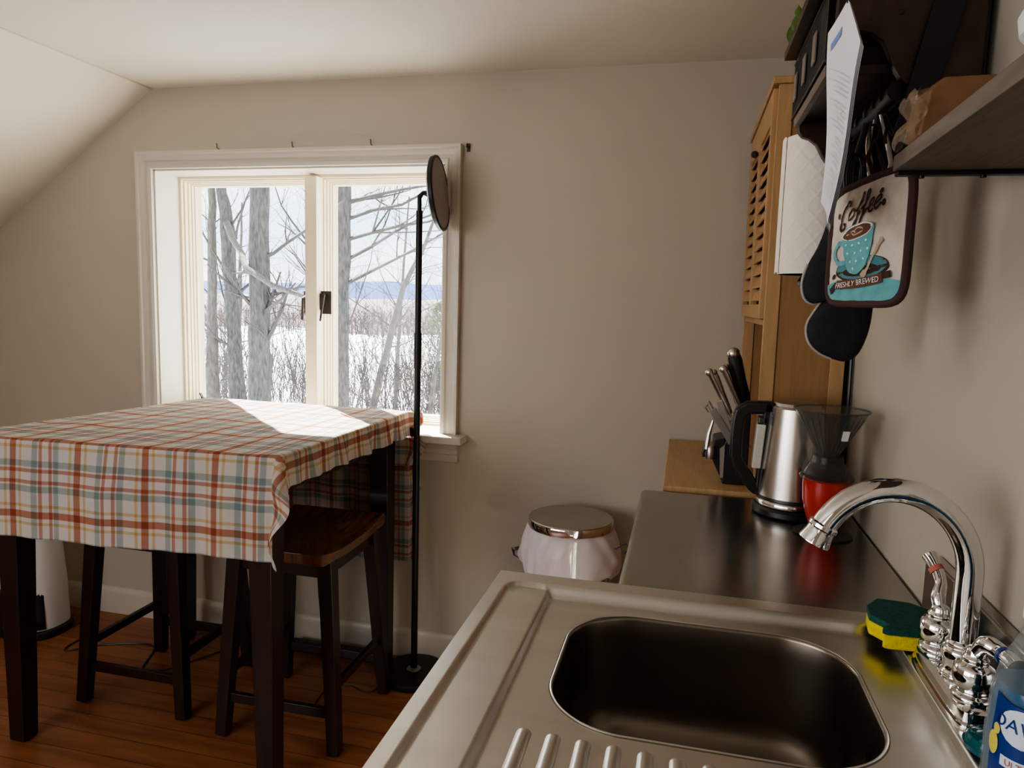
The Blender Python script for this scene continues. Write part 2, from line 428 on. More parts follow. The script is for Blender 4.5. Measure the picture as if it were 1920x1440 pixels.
for (sx0, sx1) in ((OX0 + .016, MX0 + .001), (MX1 - .001, OX1 - .016)):
    sm, (gx0, gx1, gz0, gz1) = stepped(sx0, sx1, OZ0 + .010, OZ1 - .016, YF + .004, [(.006, .018), (.004, .016), (.004, .014), (.004, .01)])
    sh = wpart('sash', sm, M['sash'], bevel=.0008)
    wpart('glass_pane', MB().add([(gx0 - .002, 2.674, gz0 - .002), (gx1 + .002, 2.674, gz0 - .002), (gx1 + .002, 2.674, gz1 + .002), (gx0 - .002, 2.674, gz1 + .002)], [(0, 1, 2, 3)]), M['pane'], sh, smooth=0)
# latches
def latch(x, z, s):
    l = Thing('window_latch', s, 'latch', (x, 2.60, z))
    l.part('latch_plate', MB().box(x - .004, x + .040, 2.588, 2.594, z - .045, z + .045), M['latch'], bevel=.002)
    l.part('latch_lever', MB().tube([(x + .012, 2.585, z + .03), (x + .020, 2.566, z + .028), (x + .016, 2.560, z - .02), (x + .010, 2.556, z - .072)], [.006, .006, .005, .004], 8), M['latch'])
    l.part('latch_knuckle', MB().tube([(x + .002, 2.58, z - .03), (x + .002, 2.58, z + .035)], .005, 8), M['latch'])
latch(-1.398, 1.335, 'bronze window latch on the right-hand sash beside the mullion')
l2 = Thing('window_latch', 'bronze window latch mostly hidden behind the left edge of the mullion', 'latch', (-1.462, 2.60, 1.335))
l2.part('latch_plate', MB().box(-1.475, -1.453, 2.585, 2.600, 1.29, 1.38), M['latch'], bevel=.002)
l2.part('latch_lever', MB().tube([(-1.458, 2.58, 1.36), (-1.462, 2.555, 1.35), (-1.464, 2.553, 1.265)], .005, 8), M['latch'])

# small hooks and nails above the casing
for k, (x, z, s) in enumerate(((-1.755, 1.912, 'thin nail above the window, leftmost of three'), (-1.44, 1.911, 'thin nail above the window, middle of three'),
                               (-1.128, 1.911, 'thin nail above the window, rightmost of three'))):
    single('nail', s, 'nail', MB().tube([(x, YB + .004, z - .010), (x, YB - .012, z - .006), (x, YB - .014, z + .010)], .0016, 6), M['latch'], group='nails above the window casing', loc=(x, YB, z))
h = Thing('curtain_bracket', 'small rusty bracket on the wall at the top right corner of the window', 'bracket', (-.764, YB, 1.882))
h.part('bracket_plate', MB().box(-.772, -.760, YB - .004, YB, 1.872, 1.900), M['latch'], bevel=.001)
h.part('bracket_hook', MB().tube([(-.766, YB - .002, 1.888), (-.766, YB - .022, 1.885), (-.763, YB - .026, 1.895)], .003, 8), M['latch'])

# ------------------------------------------------------------------ dining table, cloth
t = Thing('dining_table', 'tall square dark wooden table standing under the plaid cloth by the window', 'table', (-1.45, 1.98, 0))
TZ = .958
top = [(-1.905, 1.56), (-1.005, 1.60), (-.985, 2.375), (-1.80, 2.385)]
t.part('tabletop', MB().prism(top, 'z', TZ - .035, TZ - .003), M['espresso'], bevel=.004)
legs = {'nl': (-1.888, 1.648), 'nr': (-1.058, 1.655), 'fr': (-1.018, 2.335), 'fl': (-1.852, 2.335)}
for k, (x, y) in legs.items():
    ix = .008 if k[1] == 'l' else -.008; iy = .006 if k[0] == 'n' else -.006
    r0, r1 = .026, .037
    bx, by = x - (ix if k[1] == 'r' else ix), y
    t.part('leg', MB().hexa([(x - r0 + ix * -.3, y - r0, .004), (x + r0 - ix * .3, y - r0, .004), (x + r0 - ix * .3, y + r0, .004), (x - r0 - ix * .3, y + r0, .004)],
                            [(x - r1 + ix, y - r1 + iy, TZ - .036), (x + r1 + ix, y - r1 + iy, TZ - .036), (x + r1 + ix, y + r1 + iy, TZ - .036), (x - r1 + ix, y + r1 + iy, TZ - .036)]), M['espresso'], bevel=.003)
    t.part('foot_glide', MB().lathe([(.012, 0), (.014, .002), (.014, .006), (.0, .006)], (x, y, 0), 16), M['rubber'])
for a, b in (('nl', 'nr'), ('nr', 'fr'), ('fr', 'fl'), ('fl', 'nl')):
    A, B = legs[a], legs[b]
    t.part('apron_rail', MB().bar((A[0], A[1], TZ - .085), (B[0], B[1], TZ - .085), (.011, .048)), M['espresso'], bevel=.002)

# cloth: flat on the top, hanging with folds over each edge
Q = dict(nl=Vector((-1.930, 1.532)), nr=Vector((-.980, 1.583)), fr=Vector((-.958, 2.395)), fl=Vector((-1.780, 2.405)))
W_, D_ = .951, .82
hL, hR, hN, hF = .16, .092, .274, .58
def cloth_pt(s, tt):
    cs, ct = min(max(s, 0), W_), min(max(tt, 0), D_)
    u, v = cs / W_, ct / D_
    p = (Q['nl'] * (1 - u) + Q['nr'] * u) * (1 - v) + (Q['fl'] * (1 - u) + Q['fr'] * u) * v
    a = s - cs; b = tt - ct
    r = hypot(a, b)
    z = TZ + .0022 * sin(s * 23 + 1) * sin(tt * 19 + s * 5) * (1 if r == 0 else 0)
    if r == 0: return (p.x, p.y, z)
    dx, dy = a / r, b / r
    corner = abs(dx) * abs(dy) * 2
    # small round-over at the edge, then fall
    R = .010; arc = min(r, R * pi / 2); out = R * sin(arc / R); down = R * (1 - cos(arc / R)); rem = max(0, r - R * pi / 2)
    depth = min(1, rem / .12)
    wave = 0
    if abs(dx) < .3:                         # near or far panel
        wave = .004 * sin(s * 31 + 1.5 * sin(s * 9)) + .005 * sin(s * 13 + 2) + .002 * sin(s * 57)
        if dy > 0: wave = wave * 1.3
    elif abs(dy) < .3:
        wave = .010 * sin(tt * 42 + 1) + .007 * sin(tt * 77 + 2)
    flare = corner * ((.035 + .06 * rem) if dy < 0 or dx < 0 else (.05 + .15 * rem))
    out += depth * (wave + .008) + flare + rem * .03
    zz = TZ - down - rem * (1 - .04 * corner) + (.0012 * sin(s * 40) if abs(dx) < .3 else .003 * sin(tt * 50)) * depth
    py = p.y + dy * out; px = p.x + dx * out
    if dy > 0: py = min(py, YB - .020) if zz < .16 else min(py, YB - .012)
    if dy > 0 and zz > .76: py = min(py, YB - .082 if zz < .905 else YB - .012)
    px += (corner * .02 * sin(zz * 40)) * depth
    return (px, py, zz)
cm = MB(); nx, ny = 190, 230
def cs_(i): return -hL + (W_ + hL + hR) * i
def ct_(j): return -hN + (D_ + hN + hF) * j
cm.grid(nx, ny, lambda i, j: cloth_pt(cs_(i), ct_(j)))
cm.uv = [(cs_(i / nx) + .012, ct_(j / ny) + .0) for j in range(ny + 1) for i in range(nx + 1)]
single('tablecloth', 'cream tablecloth with rust, mustard and blue plaid draped over the tall table', 'tablecloth', cm, M['plaid'], loc=(-1.45, 1.98, TZ), smooth=180)

# clips holding the cloth at the far corners
for x, y, s in ((-1.800, 2.40, 'small black cloth clip at the far left corner of the table'), (-.935, 2.415, 'small dark cloth clip at the far right corner of the table, beside the lamp pole')):
    cl = Thing('cloth_clip', s, 'clip', (x, y, TZ), group='tablecloth clips')
    cl.part('clip_jaw', MB().bar((x - .010, y, TZ + .001), (x + .02, y, TZ - .016), (.006, .003)), M['greymetal'], bevel=.001)
    cl.part('clip_lever', MB().bar((x - .008, y, TZ + .002), (x - .018, y + .002, TZ + .016), (.005, .002)), M['greymetal'], bevel=.001)

# ------------------------------------------------------------------ saddle stools
def make_stool(loc, label):
    st = Thing('bar_stool', label, 'stool', loc, group='saddle stools at the table')
    X, Y, _ = loc
    hx, hy = .175, .22
    def seatpt(i, j, topside):
        x = (i * 2 - 1); y = (j * 2 - 1)
        ex = hx * x; ey = hy * y
        dip = .022 * (1 - (y * y)) * 1.0
        if topside: return (X + ex, Y + ey, .628 - dip + .0 * x)
        return (X + ex * .985, Y + ey * .985, .590 - dip * .6)
    mb = MB(); n1, n2 = 10, 20
    vs = [seatpt(i / n1, j / n2, True) for j in range(n2 + 1) for i in range(n1 + 1)]
    vs += [seatpt(i / n1, j / n2, False) for j in range(n2 + 1) for i in range(n1 + 1)]
    o = (n1 + 1) * (n2 + 1); fs = []
    for j in range(n2):
        for i in range(n1):
            a = j * (n1 + 1) + i
            fs.append((a, a + 1, a + n1 + 2, a + n1 + 1)); fs.append((o + a + n1 + 1, o + a + n1 + 2, o + a + 1, o + a))
    for i in range(n1):
        fs.append((o + i, o + i + 1, i + 1, i)); a = n2 * (n1 + 1) + i; fs.append((a, a + 1, o + a + 1, o + a))
    for j in range(n2):
        a = j * (n1 + 1); fs.append((a, a + n1 + 1, o + a + n1 + 1, o + a)); a += n1; fs.append((o + a, o + a + n1 + 1, a + n1 + 1, a))
    mb.add(vs, fs)
    st.part('seat', mb, M['seat'], bevel=.006, seg=3)
    F = {}; 
    for sx in (-1, 1):
        for sy in (-1, 1):
            foot = Vector((X + sx * .190, Y + sy * .180, .003)); topp = Vector((X + sx * .150, Y + sy * .148, .592))
            F[sx, sy] = (foot, topp)
            st.part('leg', MB().bar(foot, topp, (.0185, .0185), (.0225, .0225), up=(0, 1, 0)), M['espresso'], bevel=.003)
            st.part('foot_glide', MB().lathe([(.010, 0), (.012, .004), (0, .004)], (foot.x, foot.y, 0), 12), M['rubber'])
    def at(k, z):
        f, tp = F[k]; return f + (tp - f) * ((z - f.z) / (tp.z - f.z))
    for sy in (-1, 1):
        st.part('stretcher', MB().bar(at((-1, sy), .125), at((1, sy), .125), (.009, .015)), M['espresso'], bevel=.002)
        st.part('seat_rail', MB().bar(at((-1, sy), .555), at((1, sy), .555), (.010, .022)), M['espresso'], bevel=.002)
    for sx in (-1, 1):
        st.part('stretcher', MB().bar(at((sx, -1), .200), at((sx, 1), .200), (.009, .013)), M['espresso'], bevel=.002)
        st.part('seat_rail', MB().bar(at((sx, -1), .560), at((sx, 1), .560), (.010, .018)), M['espresso'], bevel=.002)
    return st.o
s0 = make_stool((-1.140, 2.010, 0), 'saddle stool with glossy reddish wood seat showing past the cloth, nearest the sink')
dup(s0, (-1.690, 2.045, 0), 0, 'saddle stool pushed fully under the table on the left, only its dark legs showing')

# ------------------------------------------------------------------ floor lamp
LX, LY = -.892, 2.322
f = Thing('floor_lamp', 'slim black floor lamp with round tilting disc head standing by the window', 'lamp', (LX, LY, 0))
f.part('base', MB().lathe([(0, 0), (.118, 0), (.122, .004), (.122, .018), (.116, .024), (.03, .027), (0, .027)], (LX, LY, 0), 48), M['blkmetal'])
f.part('collar', MB().lathe([(.026, .026), (.026, .029), (.015, .034), (0, .034)], (LX, LY, 0), 24), M['lid'], label='small polished collar')
f.part('pole', MB().tube([(LX, LY, .03), (LX, LY, 1.12)], .0115, 16).tube([(LX, LY, 1.12), (LX, LY, 1.245)], .0135, 16).tube([(LX, LY, 1.245), (LX, LY, 1.655)], .0112, 16).tube([(LX, LY, 1.655), (LX, LY, 1.705)], .0075, 12), M['blkmetal'])
nrm = Vector((.985, .10, .095)).normalized()
hc = Vector((LX + .062, LY + .012, 1.712))
rotM = nrm.to_track_quat('Z', 'Y').to_matrix().to_4x4()
f.part('joint', MB().tube([(LX, LY, 1.70), (LX + .012, LY + .002, 1.713), hc - nrm * .03], [.009, .008, .012], 10), M['blkmetal'])
hd = f.part('lamp_head', MB().lathe([(0, -.020), (.05, -.020), (.105, -.014), (.122, -.006), (.125, .006), (.123, .010), (.116, .010), (.116, .007), (0, .007)], hc, 56, rotM), M['blkmetal'])
f.part('diffuser', MB().lathe([(0, .0072), (.115, .0072), (.115, .009), (0, .0095)], hc, 56, rotM), M['diffuser'], hd, label='matt greyish diffuser disc')

# ------------------------------------------------------------------ waste bin with bag
BX, BY = -.328, 2.245
b = Thing('trash_can', 'round steel waste bin with flat lid and white plastic bag folded over its rim', 'trash can', (BX, BY, 0))
b.part('bin_body', MB().lathe([(0, 0), (.125, 0), (.128, .01), (.128, .63), (.124, .635), (.124, .62), (0, .62)], (BX, BY, 0), 56), M['chrome'])
b.part('lid', MB().lathe([(0, .642), (.134, .642), (.137, .645), (.137, .668), (.134, .672), (0, .673)], (BX, BY, 0), 64), M['lid'])
b.part('lid_band', MB().lathe([(.1375, .644), (.1385, .646), (.1385, .667), (.1375, .669)], (BX, BY, 0), 64), M['chrome'])
random.seed(4)
def bagpt(i, j):
    a = i * 2 * pi; v = j
    r = .138 + .026 * sin(pi * min(1, v * .80)) ** .8 + .006 * sin(a * 3 + v * 5) * v + .0045 * sin(a * 9 + 2 + 7 * v + 2 * sin(a * 2)) * v + .0025 * sin(a * 17 + 9 * v * sin(a * 3))
    if v < .02: r = .137
    z = .643 - .155 * v - .016 * sin(a * 3 + 1) * v - .012 * sin(a * 5) * v
    if v > .85: r -= (v - .85) * .12
    return (BX + r * cos(a), BY + min(r, .19) * sin(a), z)
bag = b.part('bin_bag', MB().grid(120, 22, bagpt), M['bag'], smooth=28)
b.part('bag_tie', MB().tube([(BX - .150, BY - .05, .53), (BX - .172, BY - .06, .545), (BX - .178, BY - .05, .56), (BX - .160, BY - .04, .565)], [.006, .009, .009, .006], 6, flat=.35), M['greymetal'], bag)
b.part('bag_tie', MB().tube([(BX + .150, BY - .06, .60), (BX + .185, BY - .065, .622), (BX + .200, BY - .06, .610), (BX + .180, BY - .06, .59)], [.005, .008, .008, .005], 6, flat=.35), M['greymetal'], bag)

# ------------------------------------------------------------------ air purifier / tower heater
HX, HY = -2.475, 2.235
hh = Thing('tower_heater', 'white tapered tower heater with black front standing by the left wall under the table', 'heater', (HX, HY, 0))
def ell(rx, ry, z, n=48, p=2.6):
    return [(HX + rx * (abs(cos(2 * pi * k / n)) ** (2 / p)) * (1 if cos(2 * pi * k / n) >= 0 else -1), HY + ry * (abs(sin(2 * pi * k / n)) ** (2 / p)) * (1 if sin(2 * pi * k / n) >= 0 else -1), z) for k in range(n)]
def loft(rings):
    mb = MB(); n = len(rings[0]); vs = [p for r in rings for p in r]
    fs = [(i * n + j, i * n + (j + 1) % n, (i + 1) * n + (j + 1) % n, (i + 1) * n + j) for i in range(len(rings) - 1) for j in range(n)]
    fs += [tuple(range(n))[::-1], tuple((len(rings) - 1) * n + j for j in range(n))]
    return mb.add(vs, fs)
hh.part('base', loft([ell(.130, .105, 0), ell(.134, .108, .01), ell(.132, .106, .028), ell(.120, .096, .036)]), M['blk'])
hh.part('housing', loft([ell(.122, .098, .034), ell(.118, .094, .2), ell(.100, .08, .45), ell(.088, .070, .60), ell(.080, .06, .62)]), M['white'])
def hsurf(deg, z, off):
    f_ = (z - .034) / .586; rx = .122 - .038 * f_ + off; ry = .098 - .034 * f_ + off; ca, sa = cos(radians(deg)), sin(radians(deg))
    return (HX + rx * abs(ca) ** (2 / 2.6) * (1 if ca >= 0 else -1), HY + ry * abs(sa) ** (2 / 2.6) * (1 if sa >= 0 else -1), z)
hh.part('front_panel', MB().grid(24, 14, lambda i, j: hsurf(205 + 125 * i, .040 + .56 * j, .004)), M['blk'], solid=.003, label='black front panel')
hh.part('control_display', MB().grid(6, 2, lambda i, j: hsurf(312 + 12 * i, .42 + .05 * j, .0065)), M['lid'])
for k, (z, wd) in enumerate(((.088, 14), (.076, 18))):
    hh.part('caution_print', MB().grid(8, 1, lambda i, j: hsurf(335 + wd * i, z + .005 * j, .0015)), M['inkred'], label='small red line of print')

# cords on the floor
def cord(label, pts, r=.003):
    P = [Vector(p) for p in pts]; out = []
    for i in range(len(P) - 1):
        p0, p1, p2, p3 = P[max(i - 1, 0)], P[i], P[i + 1], P[min(i + 2, len(P) - 1)]
        for k in range(8):
            u = k / 8
            out.append(.5 * ((2 * p1) + (p2 - p0) * u + (2 * p0 - 5 * p1 + 4 * p2 - p3) * u * u + (3 * p1 - p0 - 3 * p2 + p3) * u ** 3))
    out.append(P[-1])
    single('extension_cord', label, 'cord', MB().tube(out, r, 8), M['blk'], loc=tuple(P[0]))
cord('black power cord running from the heater across the floor under the left stool', [(-2.335, 2.27, .012), (-2.30, 2.30, .02), (-2.24, 2.26, .004), (-2.22, 2.12, .004), (-2.10, 2.20, .004), (-1.93, 2.24, .004), (-1.84, 2.08, .004), (-1.76, 2.10, .004), (-1.70, 2.20, .004), (-1.62, 2.34, .004)])
cord('thin black cord hanging behind the right stool down to the floor', [(-1.335, 2.432, .36), (-1.33, 2.430, .22), (-1.31, 2.425, .08), (-1.27, 2.41, .004), (-1.18, 2.37, .004), (-1.08, 2.41, .004), (-.98, 2.39, .004)], .0025)
cord('thin black cord looping on the floor beneath the right stool seat', [(-1.10, 1.99, .003), (-1.14, 2.05, .003), (-1.14, 2.16, .003), (-1.08, 2.19, .003), (-1.00, 2.17, .003), (-.96, 2.26, .003)], .0022)
ps = Thing('shade_strip', 'dark strip added as floor shade along the wall behind the right stool', 'shade strip', (-1.25, 2.38, 0))  # added dark strip with invented insets, standing in for shade on the floor
ps.part('strip_body', MB().box(-1.42, -1.07, 2.36, 2.405, 0, .035), M['espresso'], bevel=.005)
for k in range(4):
    ps.part('strip_inset', MB().box(-1.40 + k * .085, -1.355 + k * .085, 2.367, 2.398, .034, .037), M['blk'], bevel=.001)

# ------------------------------------------------------------------ sink unit
SX0, SX1, SY0, SY1 = -.277, .310, .16, 1.117
base = Thing('sink_cabinet', 'plain white base cabinet carrying the stainless sink', 'cabinet', (0, .6, 0))
ca = MB(); c0, c1, c2, c3 = SX0 + .045, XW - .003, SY0 + .01, SY1 - .012
ca.box(c0, c1, c2, c2 + .018, .091, .872).box(c0, c1, c3 - .018, c3, .091, .872).box(c0, c1, c2 + .018, c3 - .018, .091, .109).box(c1 - .012, c1, c2 + .018, c3 - .018, .109, .70)
base.part('carcass', ca, M['trim'], smooth=0)
base.part('plinth', MB().box(SX0 + .09, XW - .002, SY0 + .02, SY1 - .02, 0, .09), M['gap'])
for y0, y1 in ((SY0 + .02, .63), (.64, SY1 - .022)):
    d = base.part('door', MB().box(SX0 + .025, SX0 + .044, y0, y1, .11, .86), M['trim'], bevel=.003)
    base.part('handle', MB().tube([(SX0 + .028, (y0 + y1) / 2 - .05, .80), (SX0 + .005, (y0 + y1) / 2 - .045, .80), (SX0 + .005, (y0 + y1) / 2 + .045, .80), (SX0 + .028, (y0 + y1) / 2 + .05, .80)], .005, 8), M['lid'], d)

sk = Thing('kitchen_sink', 'stainless steel sink with rounded bowl and ribbed draining board in front', 'sink', (0, .65, .872))
def sstep(a, b, x):
    x = min(1, max(0, (x - a) / (b - a))); return x * x * (3 - 2 * x)
def rrect(x, y, x0, x1, y0, y1, r):
    qx = abs(x - (x0 + x1) / 2) - (x1 - x0) / 2 + r; qy = abs(y - (y0 + y1) / 2) - (y1 - y0) / 2 + r
    return hypot(max(qx, 0), max(qy, 0)) + min(max(qx, qy), 0) - r
def deckz(x, y):
    z = CT
    dr = rrect(x, y, -.256, -.178, -2, 1.083, .030)       # outer strip, slightly sunk
    if x < -.178 or dr < 0: z -= .0065 * sstep(.0, .005, -dr)
    dd = rrect(x, y, -.196, .60, -2, 1.083, .004)          # main deck, lower
    z2 = CT - .0165 * sstep(.0, .016, -dd)
    return min(z, z2)
xs = sorted(set([round(SX0 + .003 * k, 4) for k in range(40)] + [-.15, -.12, -.06, 0, .06, .12, .18, .24, .29, SX1]))
hx0, hx1, hy0, hy1 = -.148, .27, .70, 1.058
xs = sorted(set([x for x in xs if abs(x - hx0) > .002 and abs(x - hx1) > .002] + [hx0, hx1]))
ys = sorted(set([SY0, .3, .5, .6, hy0] + [round(.74 + .04 * k, 3) for k in range(8)] + [hy1] + [round(1.062 + .003 * k, 4) for k in range(9)] + [1.0835, 1.09, 1.10, 1.11, SY1]))
ys = sorted(set(ys + [round(1.03 + .004 * k, 4) for k in range(7)]))
ys = [y for y in ys if y == hy1 or abs(y - hy1) > .001]
dk = MB(); idx = {}
for j, y in enumerate(ys):
    for i, x in enumerate(xs):
        idx[i, j] = len(dk.v); dk.v.append((x, y, deckz(x, y)))
for j in range(len(ys) - 1):
    for i in range(len(xs) - 1):
        if xs[i] >= hx0 - 1e-6 and xs[i + 1] <= hx1 + 1e-6 and ys[j] >= hy0 - 1e-6 and ys[j + 1] <= hy1 + 1e-6: continue
        dk.f.append((idx[i, j], idx[i + 1, j], idx[i + 1, j + 1], idx[i, j + 1]))
# skirts on the front and far edges
for (x0, y0, x1, y1) in ((SX0, SY0, SX0, SY1), (SX0, SY1, SX1, SY1), (SX1, SY0, SX0, SY0)):
    n = 60; 
    vs = [(x0 + (x1 - x0) * k / n, y0 + (y1 - y0) * k / n, CT if True else 0) for k in range(n + 1)]
    if (x0, x1) == (SX1, SX0): vs = [(x, y, deckz(x, y)) for x, y, _ in vs]
    dn = [(x, y, CT - .040) for x, y, _ in vs]
    dk.add(vs + dn, [(k, k + 1, n + 2 + k, n + 1 + k) for k in range(n)])
# flat ring between hole rectangle and bowl rim
bx0, bx1, by0, by1, br = -.136, .238, .733, 1.036, .095
DZ = CT - .0165
def bowl_loop(off, z, n=96):
    pts = []; r = max(.01, br - off)
    x0, x1, y0, y1 = bx0 + off, bx1 - off, by0 + off, by1 - off
    cs = [((x1 - r, y1 - r), 0), ((x0 + r, y1 - r), 90), ((x0 + r, y0 + r), 180), ((x1 - r, y0 + r), 270)]
    m = n // 4
    for (cx, cy), a0 in cs:
        for k in range(m):
            a = radians(a0 + 90 * k / (m - 1)); pts.append((cx + r * cos(a), cy + r * sin(a), z))
    return pts
inner = bowl_loop(-.004, DZ)
cx_, cy_ = (bx0 + bx1) / 2, (by0 + by1) / 2
outer = []
for (x, y, z) in inner:
    dx, dy = x - cx_, y - cy_
    tx = ((hx1 - cx_) / dx) if dx > 0 else ((hx0 - cx_) / dx if dx < 0 else 1e9)
    ty = ((hy1 - cy_) / dy) if dy > 0 else ((hy0 - cy_) / dy if dy < 0 else 1e9)
    k = min(tx, ty); outer.append((cx_ + dx * k, cy_ + dy * k, DZ))
n = len(inner)
dk.add(outer + inner, [(i, (i + 1) % n, n + (i + 1) % n, n + i) for i in range(n)])
# small corner triangles of the hole rectangle
for (qx, qy) in ((hx1, hy1), (hx0, hy1), (hx0, hy0), (hx1, hy0)):
    best = sorted(range(n), key=lambda i: hypot(outer[i][0] - qx, outer[i][1] - qy))[:6]
    a = [i for i in best if abs(outer[i][0] - qx) < 1e-5]; b_ = [i for i in best if abs(outer[i][1] - qy) < 1e-5]
    if a and b_: dk.add([outer[a[0]], outer[b_[0]], (qx, qy, DZ)], [(0, 1, 2)])
sk.part('deck', dk, M['steel'], smooth=60)
bw = MB(); loops = [(-.004, DZ), (-.001, DZ + .0008), (.001, DZ - .0006), (.002, DZ - .004), (.004, DZ - .03), (.010, DZ - .13), (.018, DZ - .155), (.034, DZ - .168), (.060, DZ - .172), (.13, DZ - .175)]
rings = [bowl_loop(o, z) for o, z in loops]
vs = [p for r in rings for p in r]
fs = [(i * n + j, (i + 1) * n + j, (i + 1) * n + (j + 1) % n, i * n + (j + 1) % n) for i in range(len(rings) - 1) for j in range(n)]
fs.append(tuple((len(rings) - 1) * n + j for j in range(n)))
bw.add(vs, fs)
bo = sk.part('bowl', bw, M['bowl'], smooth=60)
sk.part('bowl_rim', MB().tube([(x, y, DZ + .0002) for k, (x, y, z) in enumerate(bowl_loop(-.001, DZ)) if k % 24 != 23], .0016, 6, closed=True), M['steel'], bo)
sk.part('drain', MB().lathe([(.042, 0), (.040, .003), (.030, .001), (.012, -.006), (0, -.006)], (cx_, cy_, DZ - .174), 32), M['chrome'], bo)
for yy, zz, hh_ in ((.905, .95, .030), (.897, .945, .022), (.886, .94, .018), (.878, .95, .032), (.870, .945, .022)):
    z_ = DZ - .050
    sk.part('overflow_slot', MB().box(bx1 - .0085, bx1 - .0035, yy - .05 - .0012, yy - .05 + .0012, z_ - hh_ / 2, z_ + hh_ / 2), M['gap'], bo, smooth=0)
for k in range(12):
    x = -.146 + .0323 * k
    if x > .27: break
    y1 = .716 - .0015 * k; y0 = .24
    prof_r = [(.0085 * cos(pi * q / 10), .0062 * sin(pi * q / 10)) for q in range(11)]
    mb = MB(); secs = [(y0, 1)] + [(y1 - .008 * (1 - sin(pi / 2 * q / 5)), cos(pi / 2 * q / 5) if q < 5 else .02) for q in range(6)]
    vs = [(x + px * (s_ ** .5), yy, DZ - .0005 + pz * s_) for yy, s_ in secs for px, pz in prof_r]
    m_ = len(prof_r)
    mb.add(vs, [(i * m_ + q, i * m_ + q + 1, (i + 1) * m_ + q + 1, (i + 1) * m_ + q) for i in range(len(secs) - 1) for q in range(m_ - 1)])
    sk.part('drain_ridge', mb, M['steel'], smooth=70)
# back ledge and upstand
sk.part('back_ledge', MB().box(SX1 - .006, XW - .001, SY0, SY1, CT - .042, CT - .002), M['steel'], bevel=.0035, seg=3)
up = MB(); uy1 = 1.152; uz1 = 1.006; rr = .022
poly = [(SY0, CT - .003), (uy1, CT - .003)] + [(uy1 - rr + rr * cos(radians(a)), uz1 - rr + rr * sin(radians(a))) for a in range(0, 91, 15)] + [(SY0, uz1)]
up.prism(poly, 'x', .366, XW - .0005)
sk.part('upstand', up, M['steel_dk'], bevel=.004, seg=3)

# ------------------------------------------------------------------ far worktop
wt = Thing('steel_worktop', 'low stainless steel worktop beyond the sink with rounded front edge', 'counter', (.15, 1.44, 0))
wt.part('worktop', MB().box(-.086, XW - .001, 1.1185, 1.768, .862, .9075), M['steel_dk'], bevel=.012, seg=5)
wt.part('cabinet_body', MB().box(-.060, XW - .003, 1.125, 1.760, .05, .8615), M['trim'], bevel=.002)
wt.part('plinth', MB().box(-.040, XW - .003, 1.135, 1.750, 0, .0495), M['gap'])
wt.part('door', MB().box(-.078, -.0605, 1.14, 1.745, .08, .85), M['trim'], bevel=.003)

# ------------------------------------------------------------------ bamboo hutch
hb = Thing('bamboo_hutch', 'tall bamboo cabinet with louvred doors and open shelf in the far right corner', 'cabinet', (.17, 2.11, 0))
hb.part('lower_body', MB().box(-.022, XW - .004, 1.800, 2.436, .04, .898), M['bamboo'], bevel=.002)
hb.part('counter_top', MB().box(-.034, XW - .003, 1.790, 2.440, .899, .914), M['bamboo_top'], bevel=.002)
ux, uy0, uy1_, uz0, uz1_ = .180, 1.806, 2.425, .9145, 1.872
ur = .366
for yy in (uy0, uy1_ - .018):
    hb.part('side_panel', MB().box(ux + .03, ur - .03, yy + .005, yy + .014, uz0, uz1_ - .03), M['bamboo'], smooth=0)
    hb.part('front_post', MB().box(ux, ux + .032, yy, yy + .018, uz0, uz1_), M['bamboo_lt'], bevel=.0015)
    hb.part('rear_post', MB().box(ur - .032, ur, yy, yy + .018, uz0, uz1_), M['bamboo_lt'], bevel=.0015)
    hb.part('top_rail', MB().box(ux + .032, ur - .032, yy, yy + .018, uz1_ - .045, uz1_), M['bamboo_lt'], bevel=.0015)
hb.part('back_panel', MB().box(ur - .008, ur - .002, uy0 + .018, uy1_ - .018, uz0, uz1_), M['bamboo'], smooth=0)
hb.part('top_board', MB().box(ux - .014, ur, uy0 - .006, uy1_ + .006, uz1_, uz1_ + .016), M['bamboo_lt'], bevel=.002)
hb.part('shelf', MB().box(ux + .002, ur - .008, uy0 + .018, uy1_ - .018, 1.318, 1.332), M['bamboo_lt'], bevel=.001)
ym = (uy0 + uy1_) / 2
for y0, y1 in ((uy0 + .019, ym - .001), (ym + .001, uy1_ - .019)):
    dm = MB(); x0, x1 = ux - .010, ux + .006; z0, z1 = 1.334, uz1_ - .004; sw = .030
    dm.box(x0, x1, y0, y0 + sw, z0, z1); dm.box(x0, x1, y1 - sw, y1, z0, z1)
    dm.box(x0, x1, y0 + sw, y1 - sw, z0, z0 + .035); dm.box(x0, x1, y0 + sw, y1 - sw, z1 - .075, z1)
    d = hb.part('louvre_door', dm, M['bamboo_lt'], bevel=.0012)
    zz = z0 + .045
    while zz < z1 - .085:
        hb.part('louvre_slat', MB().hexa([(x0 + .001, y0 + sw, zz), (x0 + .004, y0 + sw, zz - .002), (x0 + .004, y1 - sw, zz - .002), (x0 + .001, y1 - sw, zz)],
                                         [(x1 - .004, y0 + sw, zz + .030), (x1, y0 + sw, zz + .030), (x1, y1 - sw, zz + .030), (x1 - .004, y1 - sw, zz + .030)]), M['bamboo_lt'], d, smooth=0)
        zz += .0335
hb.part('door_knob', MB().ball((ux - .020, ym + .02, 1.78), .010, 12), M['binding'])
single('extension_cord', 'black cord running down the wall behind the kettle beside the bamboo cabinet', 'cord', MB().tube([(XW - .008, 1.80, 1.30), (XW - .008, 1.79, 1.1), (XW - .007, 1.785, .92)], .0045, 8), M['blk'], loc=(XW - .008, 1.785, .92))

